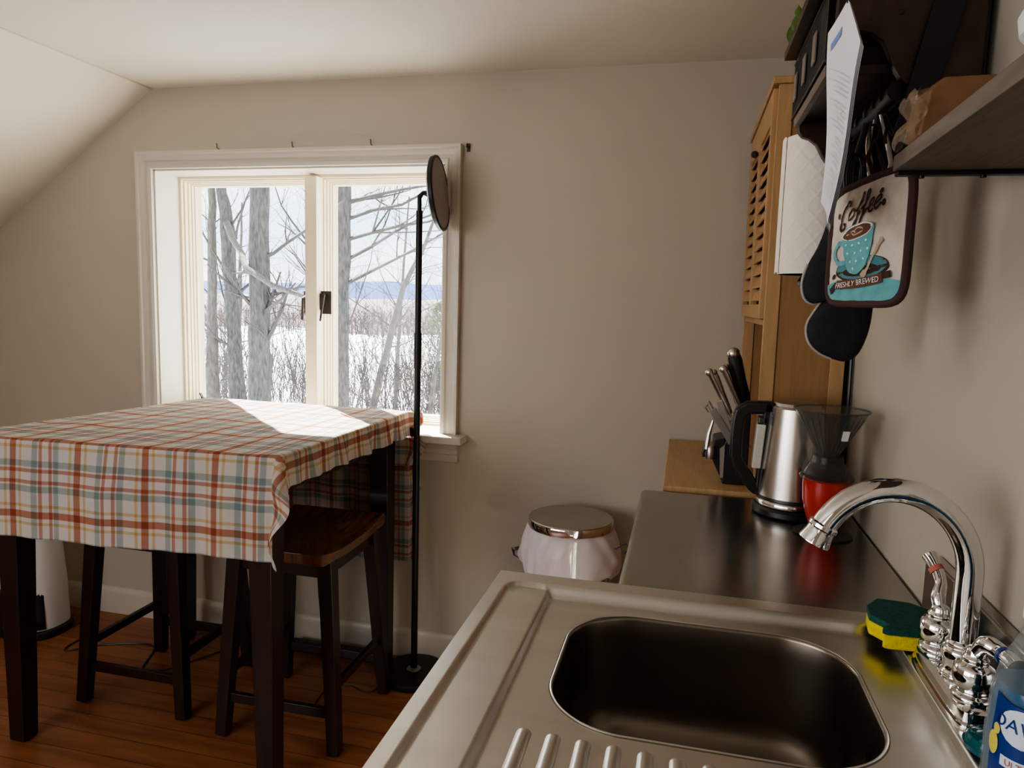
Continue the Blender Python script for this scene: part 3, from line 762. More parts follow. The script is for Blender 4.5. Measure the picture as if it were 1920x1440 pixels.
# ------------------------------------------------------------------ knife block with knives
kb = Thing('knife_block', 'black angled knife block on the bamboo counter beside the louvred cabinet', 'knife block', (.14, 1.90, .914))
kb.part('block', MB().prism([(.110, .9145), (.170, .9145), (.170, 1.105), (.148, 1.112), (.108, 1.010)], 'y', 1.858, 1.985), M['blk'], bevel=.003)
kb.part('lower_step', MB().prism([(.085, .9145 + .055), (.112, .9145 + .0), (.112, 1.03), (.086, 1.022)], 'y', 1.870, 1.975), M['blk'], bevel=.003)
kb.part('steel_band', MB().prism([(.104, .93), (.112, .93), (.112, 1.016), (.100, 1.005)], 'y', 1.855, 1.859), M['lid'], smooth=0)
def knife(nm, lab, cat, a, b, w, m, cap):
    a, b = Vector(a), Vector(b)
    k = Thing(nm, lab, cat, tuple(a), group='knives in the black block')
    d = (b - a)
    mid = a + d * .5
    k.part('handle', MB().tube([a, a + d * .15, mid, a + d * .88, b], [w * .75, w, w * .95, w * 1.1, w * .9], 10, flat=.62), m)
    k.part('end_cap', MB().ball(b, w * 1.0, 12, (1, .8, 1)), M['kettle'], label='rounded steel end cap')
    k.part('bolster', MB().bar(a - d * .06, a + d * .04, (w * .7, w * .9)), M['kettle'], bevel=.001)
knife('chef_knife', 'large black-handled knife, tallest in the block', 'knife', (.160, 1.912, 1.115), (.122, 1.902, 1.243), .0165, M['blk'], 1)
knife('steak_knife', 'steel-handled knife in the upper row, left of the tallest black knife', 'knife', (.145, 1.885, 1.108), (.098, 1.87, 1.205), .0105, M['kettle'], 1)
knife('steak_knife', 'steel-handled knife in the upper row, half hidden behind its neighbour', 'knife', (.148, 1.93, 1.105), (.108, 1.92, 1.205), .0105, M['kettle'], 1)
knife('steak_knife', 'steel-handled knife leaning furthest left in the block', 'knife', (.122, 1.875, 1.085), (.064, 1.86, 1.196), .0105, M['kettle'], 1)
knife('steak_knife', 'dark-backed steel knife behind the leftmost handle', 'knife', (.126, 1.94, 1.08), (.078, 1.93, 1.19), .009, M['kettle'], 1)
sc = Thing('kitchen_scissors', 'steel scissor-like cracker standing in the lower slot of the knife block', 'scissors', (.11, 1.87, 1.03), group=None)
sc.part('blade_arm', MB().bar((.128, 1.852, 1.022), (.076, 1.85, 1.105), (.004, .009)), M['lid'], bevel=.001)
sc.part('blade_arm', MB().bar((.120, 1.858, 1.05), (.092, 1.858, 1.125), (.004, .008)), M['lid'], bevel=.001)
sc.part('toothed_head', MB().tube([(.076, 1.85, 1.105), (.066, 1.85, 1.122), (.062, 1.852, 1.11), (.070, 1.852, 1.098)], .005, 8), M['lid'])
co = Thing('corkscrew', 'small steel corkscrew hanging on the left of the knife block', 'corkscrew', (.08, 1.87, 1.0))
co.part('steel_arm', MB().tube([(.080, 1.862, 1.075), (.072, 1.862, 1.04), (.068, 1.862, 1.0)], [.003, .005, .006], 8), M['lid'])
co.part('cylinder', MB().lathe([(.010, 0), (.0115, .003), (.0115, .028), (.008, .034), (0, .034)], (.078, 1.866, .975), 16), M['lid'])
co.part('black_lever', MB().tube([(.066, 1.862, 1.01), (.060, 1.862, .99), (.062, 1.862, .98)], .004, 8), M['blk'])

# ------------------------------------------------------------------ electric kettle
KX, KY = .247, 1.664
k = Thing('electric_kettle', 'brushed steel electric kettle with black handle on the steel worktop', 'kettle', (KX, KY, .9085))
z0 = .9085
k.part('power_base', MB().lathe([(0, 0), (.077, 0), (.080, .004), (.080, .014), (.075, .020), (0, .020)], (KX, KY, z0), 56), M['blk'])
k.part('body', MB().lathe([(0, .030), (.071, .030), (.0725, .034), (.072, .045), (.068, .10), (.063, .16), (.0585, .215), (.057, .236), (.053, .240), (0, .240)], (KX, KY, z0), 64), M['kettle'])
k.part('lower_band', MB().lathe([(.0735, .021), (.0745, .023), (.0745, .029), (.0735, .031), (.0, .031), (0, .021)], (KX, KY, z0), 56), M['chrome'])
k.part('black_band', MB().lathe([(.0725, .034), (.0740, .036), (.0735, .041), (.0715, .042)], (KX, KY, z0), 56), M['blk'])
k.part('lid', MB().lathe([(.050, .2405), (.047, .247), (.030, .250), (0, .2505)], (KX, KY, z0), 48), M['lid'])
hp = MB()
def strap(path, wx, n=4):
    """rectangular-section strap in the XZ plane, thickness per point"""
    mb = MB(); P = [Vector((x, 0, z)) for x, z, t_ in path]; vs = []
    for i, (x, z, t_) in enumerate(path):
        a = P[max(i - 1, 0)]; b_ = P[min(i + 1, len(P) - 1)]; d = (b_ - a).normalized(); nn = Vector((-d.z, 0, d.x))
        for sgn, yy in ((1, -wx), (1, wx), (-1, wx), (-1, -wx)):
            q = P[i] + nn * sgn * t_; vs.append((q.x, KY + yy, q.z))
    m_ = len(path)
    fs = [(i * 4 + j, i * 4 + (j + 1) % 4, (i + 1) * 4 + (j + 1) % 4, (i + 1) * 4 + j) for i in range(m_ - 1) for j in range(4)]
    fs += [(3, 2, 1, 0), tuple((m_ - 1) * 4 + j for j in range(4))]
    return mb.add(vs, fs)
path = [(KX - .048, 1.142, .014), (KX - .075, 1.1415, .014), (KX - .102, 1.139, .015), (KX - .117, 1.128, .015), (KX - .121, 1.108, .014), (KX - .123, 1.07, .0135), (KX - .122, 1.03, .0135),
        (KX - .114, 1.008, .0135), (KX - .096, .984, .0135), (KX - .082, .962, .012), (KX - .070, .950, .010)]
hd = k.part('handle', strap(path, .014), M['blk'], bevel=.006, seg=3)
k.part('handle_spine', MB().hexa([(KX - .078, KY - .014, .945), (KX - .060, KY - .014, .945), (KX - .060, KY + .014, .945), (KX - .078, KY + .014, .945)],
                                 [(KX - .068, KY - .014, 1.155), (KX - .048, KY - .014, 1.155), (KX - .048, KY + .014, 1.155), (KX - .068, KY + .014, 1.155)]), M['blk'], hd, bevel=.004)
gg = k.part('water_gauge', MB().hexa([(KX - .088, KY - .0155, 1.005), (KX - .068, KY - .0155, 1.005), (KX - .068, KY + .012, 1.005), (KX - .088, KY + .012, 1.005)],
                                [(KX - .082, KY - .0155, 1.105), (KX - .062, KY - .0155, 1.105), (KX - .062, KY + .012, 1.105), (KX - .082, KY + .012, 1.105)]), M['gauge'], bevel=.003)
for q in range(5):
    k.part('gauge_mark', MB().box(KX - .080 + q * .0008, KX - .070 + q * .0008, KY - .0165, KY - .0156, 1.02 + q * .016, 1.0215 + q * .016), M['ink'], gg, smooth=0)
k.part('hinge_cap', MB().box(KX - .080, KX - .060, KY - .014, KY + .014, 1.106, 1.122), M['greymetal'], bevel=.003)

# ------------------------------------------------------------------ pour-over dripper on red jar
DX, DY = .292, 1.525
d = Thing('coffee_dripper', 'smoky plastic cone dripper on a red pot with clear base plate beside the kettle', 'dripper', (DX, DY, .9085))
d.part('base_plate', MB().lathe([(0, 0), (.055, 0), (.057, .002), (.055, .004), (.03, .005), (0, .005)], (DX, DY, z0), 56), M['smoke'])
d.part('pot', MB().lathe([(0, .006), (.022, .006), (.026, .012), (.036, .04), (.043, .07), (.0445, .10), (.0445, .112), (.042, .115), (0, .115)], (DX, DY, z0), 56), M['red'])
d.part('flange', MB().lathe([(.045, .113), (.050, .114), (.052, .118), (.050, .122), (.045, .123), (0, .123), (0, .113)], (DX, DY, z0), 56), M['smoke'])
d.part('collar', MB().lathe([(.043, .123), (.040, .130), (.034, .142), (.029, .147), (.027, .160)], (DX, DY, z0), 48), M['smoke'], solid=.002)
cone = d.part('cone', MB().lathe([(.016, .150), (.018, .160), (.068, .252), (.0705, .254)], (DX, DY, z0), 72), M['smoke'])
for q in range(24):
    a = 2 * pi * q / 24
    d.part('rib', MB().tube([(DX + r * cos(a), DY + r * sin(a), z0 + z) for r, z in ((.019, .163), (.062, .240))], .0011, 5), M['smoke'], cone)
d.part('rim', MB().tube([(DX + .070 * cos(2 * pi * q / 60), DY + .070 * sin(2 * pi * q / 60), z0 + .254) for q in range(60)], .0022, 8, closed=True), M['smoke'], cone)
d.part('handle', MB().tube([(DX - .026, DY - .01, z0 + .185), (DX - .036, DY - .012, z0 + .178), (DX - .038, DY - .012, z0 + .158), (DX - .046, DY - .012, z0 + .14), (DX - .047, DY - .01, z0 + .125)], .003, 8), M['clear'])
d.part('valve_knob', MB().lathe([(.013, .148), (.017, .150), (.017, .156), (.013, .158), (0, .158)], (DX, DY, z0), 24), M['smoke'])
d.part('reflection_chip', MB().hexa([(DX + .010, DY - .058, 1.11), (DX + .022, DY - .055, 1.11), (DX + .022, DY - .053, 1.11), (DX + .010, DY - .056, 1.11)],
                               [(DX + .011, DY - .064, 1.13), (DX + .024, DY - .061, 1.13), (DX + .024, DY - .059, 1.13), (DX + .011, DY - .062, 1.13)]), M['printwhite'], label='small pale chip painted as a reflection')  # white chip in front of the cone, a reflection put in as colour

# ------------------------------------------------------------------ faucet
def smooth3(P, k_=5):
    P = [Vector(p) for p in P]; out = []
    for i in range(len(P) - 1):
        p0, p1, p2, p3 = P[max(i - 1, 0)], P[i], P[i + 1], P[min(i + 2, len(P) - 1)]
        for q in range(k_):
            u_ = q / k_; out.append(.5 * ((2 * p1) + (p2 - p0) * u_ + (2 * p0 - 5 * p1 + 4 * p2 - p3) * u_ * u_ + (3 * p1 - p0 - 3 * p2 + p3) * u_ ** 3))
    return out + [P[-1]]
def smooth_r(R_, k_=5): return [R_[i] + (R_[i + 1] - R_[i]) * q / k_ for i in range(len(R_) - 1) for q in range(k_)] + [R_[-1]]
FY = .905; FX = .334; fz = CT - .002
fa = Thing('kitchen_faucet', 'chrome two-handle faucet with tall arched spout behind the sink', 'faucet', (FX, FY, fz))
def stad(hx, hy, z, n=120, p=5):
    out = []
    for q in range(n):
        a = 2 * pi * q / n; ca, sa = cos(a), sin(a)
        out.append((FX - .003 + hx * abs(ca) ** (2 / p) * (1 if ca >= 0 else -1), FY + hy * abs(sa) ** (2 / p) * (1 if sa >= 0 else -1), z))
    return out
fa.part('base_plate', loft([stad(.0275, .087, fz), stad(.0285, .088, fz + .003), stad(.0275, .087, fz + .008), stad(.0245, .083, fz + .009), stad(.0240, .0825, fz + .020), stad(.0215, .079, fz + .022), stad(.0195, .077, fz + .026)]), M['chrome'])
pts = []
R = .087; cz = 1.058
for z in (fz + .03, .96, 1.00, 1.04): pts.append((FX + .001, FY, z))
for a in range(0, 156, 6): pts.append((FX + .001 - R + R * cos(radians(a)), FY - .010 * a / 155, cz + R * 1.10 * sin(radians(a))))
lx, ly, lz = pts[-1]
fa.part('spout', MB().tube(pts, .0145, 24), M['chrome'])
dn = Vector((cos(radians(155 + 90)), 0, sin(radians(155 + 90))))
rot = dn.to_track_quat('Z', 'Y').to_matrix().to_4x4()
fa.part('aerator', MB().lathe([(.0145, -.002), (.017, 0), (.017, .004), (.0155, .006), (.016, .012), (.0185, .022), (.0185, .024), (.014, .024), (.012, .018), (0, .018)], (lx, ly, lz), 32, rot), M['chrome'])
fa.part('spout_collar', MB().lathe(smoothp([(.0195, .024), (.0205, .028), (.018, .032), (.0185, .040), (.0205, .048), (.0200, .056), (.017, .060), (.0178, .064), (.0150, .068)], 4), (FX + .001, FY, fz), 48), M['chrome'], smooth=80)
vasey = [(.022, .024), (.0235, .028), (.0225, .032), (.018, .036), (.0225, .044), (.0245, .054), (.022, .064), (.015, .069), (.0155, .073), (.0125, .077), (.010, .084), (0, .088)]
vasey = [(max(0, r_ * .88), z_) for r_, z_ in smoothp(vasey, 4)]
for yy in (FY + .058, FY - .058):
    fa.part('valve_body', MB().lathe(vasey, (FX - .006, yy, fz), 48), M['chrome'], smooth=80)
lv = fa.part('lever_handle', MB().tube(smooth3([(FX - .006, FY + .058, fz + .076), (FX - .008, FY + .064, fz + .092), (FX - .002, FY + .076, fz + .106), (FX - .005, FY + .091, fz + .123), (FX - .010, FY + .102, fz + .134)]), smooth_r([.007, .0085, .007, .008, .0095]), 20), M['chrome'])
fa.part('red_ring', MB().tube([(FX - .0035, FY + .0865, fz + .118), (FX - .006, FY + .0905, fz + .122)], .0092, 14), M['inkred'], lv, label='red hot-water ring')
lv = fa.part('lever_handle', MB().tube(smooth3([(FX - .006, FY - .058, fz + .076), (FX - .002, FY - .070, fz + .094), (FX + .006, FY - .080, fz + .093), (FX + .010, FY - .098, fz + .092), (FX + .012, FY - .112, fz + .090)]), smooth_r([.008, .010, .0095, .0085, .0105]), 20), M['chrome'])
fa.part('blue_ring', MB().tube([(FX + .0078, FY - .088, fz + .0925), (FX + .0085, FY - .092, fz + .0925)], .0098, 14), M['label'], lv, label='dark blue cold-water ring')

# ------------------------------------------------------------------ sponge
sp = Thing('kitchen_sponge', 'yellow sponge with dark green scouring pad on the far corner of the sink', 'sponge', (.318, 1.045, CT))
spo = [(.272, 1.072), (.268, 1.040), (.280, 1.022), (.286, 1.012), (.275, 1.000), (.282, .997), (.345, 1.000), (.360, 1.075), (.334, 1.100), (.292, 1.103)]
sp.part('sponge_body', MB().prism(spo, 'z', CT + .0005, CT + .020), M['sponge'], bevel=.003)
sp.part('scouring_pad', MB().prism([(x * 1.0 + (x - .315) * .02, y) for x, y in spo], 'z', CT + .0202, CT + .030), M['scour'], bevel=.002)

# ------------------------------------------------------------------ dish soap bottle and teal dish
so = Thing('dish_soap_bottle', 'clear dish soap bottle full of blue liquid with a blue label beside the faucet', 'bottle', (.327, .715, CT))
BXs, BYs = .327, .715
def bring(rx, ry, z, n=40, p=2.6):
    return [(BXs + rx * abs(cos(2 * pi * q / n)) ** (2 / p) * (1 if cos(2 * pi * q / n) >= 0 else -1), BYs + ry * abs(sin(2 * pi * q / n)) ** (2 / p) * (1 if sin(2 * pi * q / n) >= 0 else -1), z) for q in range(n)]
SB = [(.0295, .0335, 0), (.0325, .0372, .007), (.0325, .0372, .06), (.0305, .0350, .095), (.025, .028, .128), (.016, .018, .150), (.012, .012, .166), (.0115, .0115, .176)]
so.part('bottle_shell', loft([bring(a, b_, CT + z) for a, b_, z in SB]), M['clear'], smooth=60)
so.part('soap_liquid', loft([bring(a - .001, b_ - .001, CT + z) for a, b_, z in ((.0295, .0335, .002), (.0320, .0365, .008), (.0320, .0365, .06), (.0298, .0342, .095), (.0275, .0312, .110))]), M['soap'], smooth=60)
so.part('cap', MB().lathe([(.013, .170), (.015, .172), (.015, .194), (.012, .198), (.007, .202), (.006, .222), (0, .223)], (BXs, BYs, CT), 28), M['printwhite'])
TB = []
_p = None; _acc = 0
for q in range(1441):
    a = -pi * 1.5 + 2 * pi * q / 1440; ca, sa = cos(a), sin(a)
    pt_ = (.0325 * abs(ca) ** (2 / 2.6) * (1 if ca >= 0 else -1), .0372 * abs(sa) ** (2 / 2.6) * (1 if sa >= 0 else -1))
    if _p: _acc += hypot(pt_[0] - _p[0], pt_[1] - _p[1])
    TB.append((a, _acc, pt_)); _p = pt_
def wrap(mb, z0_, push, ang=-2.14):
    """lay a flat design on the face of the bottle, by arc length"""
    s0_ = min(TB, key=lambda t_: abs(t_[0] - ang))[1]
    out = MB(); out.f = mb.f
    for (x, y, zz) in mb.v:
        tgt = s0_ + x
        k0, k1 = 0, len(TB) - 1
        while k1 - k0 > 1:
            km = (k0 + k1) // 2
            if TB[km][1] < tgt: k0 = km
            else: k1 = km
        pt_ = TB[k0][2]; zed = z0_ + .009 + y; h_ = zed - CT
        sc_ = 1 if h_ < .06 else 1 - (h_ - .06) / .035 * .06
        L0 = hypot(*pt_); out.v.append((BXs + pt_[0] * sc_ + pt_[0] / L0 * (push + zz), BYs + pt_[1] * sc_ + pt_[1] / L0 * (push + zz), zed))
    return out
g = MB().grid(24, 6, lambda i, j: (-.032 + .064 * i, -.040 + .082 * j - .004 * sin(pi * i), 0))
lb = so.part('front_label', wrap(g, CT + .053, .0006), M['label'])
ov = MB().lathe([(0, 0), (.020, 0)], n=32); ov.v = [(x * 1.05, y * .85, 0) for x, y, z in ov.v]; ov = MB().grid(20, 10, lambda i, j: (lambda a, r_: (.021 * r_ * cos(a), .017 * r_ * sin(a), 0))(2 * pi * i, .02 + .98 * j))
so.part('label_oval', wrap(ov, CT + .072, .0013), M['labelwhite'], lb)
tx = text_mb('DAWN', .0165, .0002, .12)
so.part('brand_lettering', wrap(tx, CT + .073, .0020), M['label'], lb)
tx = text_mb('ULTRA', .0075, .0002, 0)
bd = MB().grid(8, 1, lambda i, j: (-.016 + .032 * i, -.005 + .010 * j, 0))
so.part('label_band', wrap(bd, CT + .038, .0012), M['labelwhite'], lb)
so.part('band_lettering', wrap(tx, CT + .038, .0018), M['inkred'], lb)
dk_ = MB().lathe([(0, 0), (.0065, 0)], n=20); dk_.v = [(x - .026, y * 1.7, 0) for x, y, z in dk_.v]
so.part('duck_print', wrap(dk_, CT + .048, .0016), M['labelyel'], lb)
dk_ = MB().lathe([(0, 0), (.0042, 0)], n=16); dk_.v = [(x - .0235, y * 1.2 + .0145, 0) for x, y, z in dk_.v]
so.part('duck_print', wrap(dk_, CT + .048, .0016), M['labelyel'], lb)
di = Thing('soap_dish', 'small teal translucent scrubber dish between faucet base and soap bottle', 'dish', (.330, .786, CT - .002))
di.part('bowl', MB().lathe([(0, 0), (.020, 0), (.027, .004), (.0275, .010), (.024, .018), (.012, .023), (0, .024)], (.330, .786, CT - .002), 36), M['soapteal'])
di.part('rim', MB().tube([(.330 + .0275 * cos(2 * pi * q / 32), .786 + .0275 * sin(2 * pi * q / 32), CT + .007) for q in range(32)], .0015, 6, closed=True), M['soapteal'])

# ------------------------------------------------------------------ wall shelf on the right with things on it
ws = Thing('wall_shelf', 'grey-brown wooden shelf board on the right wall close to the camera, seen from below', 'shelf', (.31, .75, 1.53))
ws.part('shelf_board', MB().prism([(.236, .985), (.222, .40), (.384, .40), (.384, .985)], 'z', 1.530, 1.5485), M['greywood'], bevel=.001)
ws.part('bracket_strip', MB().box(.240, .384, .978, .992, 1.5245, 1.5295), M['blkmetal'], bevel=.001)
for x in (.268, .335):
    ws.part('screw', MB().lathe([(0, 0), (.0035, 0), (.0035, -.003), (0, -.0035)], (x, .984, 1.5245), 12), M['blkmetal'])
pk = Thing('biscuit_packet', 'clear wrapped golden brown packet lying on the near end of the wall shelf', 'packet', (.30, .93, 1.5485))
pk.part('contents', MB().prism([(.238, 1.553), (.372, 1.553), (.372, 1.613), (.330, 1.619), (.262, 1.618), (.246, 1.606)], 'y', .905, .965), M['crust'], bevel=.005)
pk.part('wrapper', MB().grid(14, 14, lambda i, j: (.240 - .014 * (1 - j) * sin(pi * i) - .006 * sin(j * 9), .90 + .075 * i, 1.550 + .058 * j - .004 * sin(i * 12))), M['film'], smooth=20)
pk.part('wrapper_end', MB().grid(8, 8, lambda i, j: (.228 + .020 * i, .905 + .006 * sin(j * 8) , 1.560 + .042 * j + .006 * i)), M['film'], smooth=20)
single('black_clip', 'black clip peeking out beneath the wrapped packet on the shelf', 'clip', MB().prism([(.233, 1.549), (.252, 1.549), (.247, 1.566), (.238, 1.570)], 'y', .948, .972), M['blk'], bevel=.002, loc=(.24, .96, 1.549))
wb = Thing('white_jar', 'white glazed jar with raised knob at the right edge on the wall shelf', 'jar', (.252, .588, 1.5485))
wb.part('jar_body', MB().lathe([(0, 0), (.030, 0), (.036, .006), (.038, .018), (.034, .026), (0, .028)], (.252, .588, 1.5485), 32), M['printwhite'])
wb.part('jar_knob', MB().lathe([(.018, .026), (.016, .034), (.015, .05), (.018, .056), (0, .06)], (.252, .588, 1.5485), 24), M['printwhite'])

# ------------------------------------------------------------------ walnut wall rack with wire basket fronts
rk = Thing('wall_rack', 'dark walnut wall rack with wire basket front and a towel bar beneath', 'rack', (.28, 1.27, 1.66))
# near side bracket, profile in XZ
near = [(.368, 1.90), (.368, 1.650), (.340, 1.648), (.312, 1.656), (.288, 1.664), (.270, 1.676), (.258, 1.694), (.251, 1.712), (.243, 1.728), (.228, 1.740), (.206, 1.745), (.184, 1.752), (.181, 1.765), (.181, 1.90)]
rk.part('side_bracket', MB().prism(near, 'y', 1.120, 1.136), M['walnut'], bevel=.002)
far = [(.375, 1.95), (.375, 1.60), (.30, 1.602), (.255, 1.604), (.232, 1.612), (.220, 1.628), (.208, 1.650), (.196, 1.660), (.184, 1.664), (.177, 1.672), (.175, 1.690), (.175, 1.95)]
rk.part('side_bracket', MB().prism(far, 'y', 1.400, 1.416), M['walnut'], bevel=.002)
rk.part('bottom_shelf', MB().box(.176, .376, 1.136, 1.400, 1.690, 1.704), M['walnut'], bevel=.0015)
rk.part('front_lip', MB().box(.170, .180, 1.120, 1.416, 1.684, 1.700), M['greywood'], bevel=.001)
rk.part('upper_shelf', MB().prism([(.150, 1.812), (.376, 1.812), (.376, 1.826), (.150, 1.826)], 'y', 1.10, 1.455), M['walnut'], bevel=.0015)
rk.part('back_panel', MB().box(.370, .3765, 1.136, 1.400, 1.66, 1.95), M['walnut'], smooth=0)
bk = rk.part('basket_frame', MB().box(.168, .172, 1.120, 1.45, 1.704, 1.708).box(.168, .172, 1.120, 1.45, 1.800, 1.804), M['greymetal'], smooth=0)
for q in range(26):
    yy = 1.126 + q * .0128
    rk.part('basket_wire', MB().tube([(.170, yy, 1.704), (.170, yy, 1.804)], .0011, 5), M['greymetal'], bk)
for yy in (1.205, 1.305, 1.40):
    rk.part('basket_tag', MB().box(.165, .167, yy - .014, yy + .014, 1.728, 1.772), M['lid'], bk, smooth=0)
rk.part('towel_bar', MB().tube([(.268, 1.128, 1.664), (.268, 1.405, 1.664)], .0135, 20), M['blkmetal'])
rk.part('diagonal_brace', MB().hexa([(.262, 1.108, 1.600), (.300, 1.108, 1.600), (.300, 1.116, 1.600), (.262, 1.116, 1.600)],
                               [(.318, 1.108, 1.86), (.358, 1.108, 1.86), (.358, 1.116, 1.86), (.318, 1.116, 1.86)]), M['blkmetal'], bevel=.001, label='flat black metal brace')
for z in (1.765,): 
    rk.part('knot', MB().lathe([(0, 0), (.004, 0), (.003, .001), (0, .001)], (.262, 1.1195, z), 12, Matrix.Rotation(pi / 2, 4, 'X')), M['blk'])
# trailing leaves on top
pl = Thing('trailing_plant', 'green leaves peeking over the top edge of the wall rack', 'plant', (.170, 1.40, 1.827))
for q, (lx_, ly_, lz_, an) in enumerate(((.158, 1.420, 1.84, .2), (.160, 1.405, 1.86, 1.1), (.156, 1.435, 1.852, 2.0), (.162, 1.39, 1.872, .6))):
    pl.part('leaf', MB().grid(4, 6, lambda i, j: (lx_ + (i - .5) * .014 * sin(pi * j), ly_ + .02 * (j - .5) * cos(an), lz_ + .03 * (j - .5) + .002 * sin(i * pi))), M['leaf'], smooth=60)
pl.part('pot', MB().lathe([(0, 0), (.028, 0), (.034, .05), (.034, .054), (0, .054)], (.200, 1.415, 1.8265), 24), M['binding'])

# ------------------------------------------------------------------ hanging paper
pp = Thing('hanging_papers', 'stack of white printed sheets hanging by its top corner from the wall rack', 'papers', (.178, 1.06, 1.73))
A_ = dict(top=(.183, 1.055, 1.762), ns=(.190, .980, 1.683), nb=(.1640, .980, 1.462), fb=(.1775, 1.118, 1.512), fs=(.1735, 1.118, 1.742))
def sheet(dx, sc_=1.0, dz=0.0):
    pts = [Vector(A_[q]) + Vector((dx, 0, dz)) for q in ('nb', 'fb', 'fs', 'top', 'ns')]
    nb, fb, fs_, tp, ns = pts
    def fn(i, j):
        lo = nb * (1 - i) + fb * i
        if i < .5: hi = ns * (1 - i * 2) ** 1.2 + tp * (1 - (1 - i * 2) ** 1.2)
        else: hi = tp * (1 - (i * 2 - 1) ** .7) + fs_ * (i * 2 - 1) ** .7
        p = lo * (1 - j) + hi * j
        p.x += .004 * sin(pi * i) * (1 - j * .4) + .003 * sin(j * 5)
        return tuple(p)
    return MB().grid(14, 24, fn)
for q in range(4):
    pp.part('sheet', sheet(.0013 * q, dz=-.002 * q), M['paper'], smooth=60)
S1 = sheet(-.0008)
def onsheet(i, j):
    ii, jj = min(13.999, i * 14), min(23.999, j * 24); a, b_ = int(ii), int(jj); u, v = ii - a, jj - b_
    g_ = lambda p, q: Vector(S1.v[q * 15 + p])
    return (g_(a, b_) * (1 - u) + g_(a + 1, b_) * u) * (1 - v) + (g_(a, b_ + 1) * (1 - u) + g_(a + 1, b_ + 1) * u) * v
def lin(i, j):
    nb, fb, fs_, ns = (Vector(A_[q]) for q in ('nb', 'fb', 'fs', 'ns'))
    p = (nb * (1 - i) + fb * i) * (1 - j) + (ns * (1 - i) + fs_ * i) * j
    p.x += .004 * sin(pi * i) * (1 - j * .4) + .003 * sin(j * 5) - .0022
    return tuple(p)
ptx = MB()
random.seed(7)
for row in range(26):
    j = .10 + .028 * row
    if row in (6, 13, 20): continue
    e = random.uniform(.55, .9)
    q_ = [lin(.10 + (e - .10) * s_ / 6, j) for s_ in range(7)]; q2 = [lin(.10 + (e - .10) * s_ / 6, j + .005) for s_ in range(7)]
    ptx.add(q_ + q2, [(s_, s_ + 1, 8 + s_, 7 + s_) for s_ in range(6)])
pp.part('print_lines', ptx, M['ink'], smooth=0, label='faint lines of print')
q_ = [onsheet(.55 + .3 * s_ / 6, .86) for s_ in range(7)]; q2 = [onsheet(.55 + .3 * s_ / 6, .90) for s_ in range(7)]
pp.part('blue_heading', MB().add(q_ + q2, [(s_, s_ + 1, 8 + s_, 7 + s_) for s_ in range(6)]), M['inkblue'], smooth=0)
pp.part('hanging_hook', MB().tube([(.176, 1.055, 1.83), (.178, 1.050, 1.79), (.183, 1.055, 1.757), (.188, 1.06, 1.77)], .0022, 8), M['blkmetal'])

# ------------------------------------------------------------------ paper towel roll and its holder
PX, PY = .222, 1.475
tw = Thing('paper_towel_roll', 'white embossed paper towel roll hanging upright beyond the papers', 'paper towel', (PX, PY, 1.425))
def rollpt(i, j):
    a = 2 * pi * i; z = 1.4255 + .252 * j
    u_ = (a * .055 / .034 + j * .252 / .040); v_ = (a * .055 / .034 - j * .252 / .040)
    e = .0007 * (1 if (abs((u_ % 1) - .5) > .42 or abs((v_ % 1) - .5) > .42) else 0)
    r = .0555 + e
    return (PX + r * cos(a), PY + r * sin(a), z)
tw.part('roll', MB().grid(220, 120, rollpt).lathe([(.020, 0), (.0555, .0)], (PX, PY, 1.4255), 48).lathe([(.0555, 0), (.020, .0)], (PX, PY, 1.6775), 48), M['towel'], smooth=60)
tw.part('cardboard_core', MB().lathe([(.020, 0), (.020, .252)], (PX, PY, 1.4255), 24), M['tan'])
tw.part('loose_end', MB().grid(6, 10, lambda i, j: (PX - .0565 - .003 * i, PY - .010 + .035 * i, 1.4255 + .252 * j + .004 * sin(i * 3))), M['towel'], smooth=60)
th = Thing('towel_holder', 'black rod holder under the wall rack carrying the paper towel roll', 'holder', (PX, PY, 1.40))
th.part('rod', MB().tube([(PX, PY, 1.412), (PX, PY, 1.735)], .007, 12), M['blkmetal'])
th.part('end_stop', MB().lathe([(0, .0), (.018, .002), (.020, .010), (.014, .020), (0, .022)], (PX + .0, PY, 1.402), 24), M['blkmetal'])
th.part('arm', MB().tube([(PX, PY, 1.73), (PX + .02, PY - .03, 1.735), (PX + .06, 1.416, 1.72)], .006, 10), M['blkmetal'])

# ------------------------------------------------------------------ S-hooks and utensils on the bar
def hook(y, lab, x=.268):
    s = Thing('s_hook', lab, 'hook', (x, y, 1.60), group='black hooks on the towel bar')
    p = [(x + .0165 * cos(radians(a)), y, 1.664 + .0165 * sin(radians(a))) for a in range(200, -61, -20)]
    p += [(x - .002, y - .002, 1.632), (x - .006, y - .004, 1.610)]
    p += [(x - .006 + .011 - .011 * cos(radians(a)), y - .004, 1.606 - .011 * sin(radians(a))) for a in range(0, 200, 25)]
    s.part('wire', MB().tube(p, .0024, 8), M['blkmetal'])
for y, lab in ((1.155, 'black hook on the towel bar, first from the near end'), (1.20, 'black hook on the towel bar, second from the near end'),
               (1.25, 'black hook on the towel bar, third from the near end'), (1.31, 'black hook on the towel bar, farthest from the near end')):
    hook(y, lab)
def loopy(cx, cy, cz, rx, rz, ang=0, n=28):
    return [(cx + rx * cos(2 * pi * q / n) * cos(ang), cy + rx * cos(2 * pi * q / n) * sin(ang), cz + rz * sin(2 * pi * q / n)) for q in range(n)]
u1 = Thing('black_skillet', 'small black glossy pan hanging from the towel bar behind the potholder', 'pan', (.262, 1.20, 1.60))
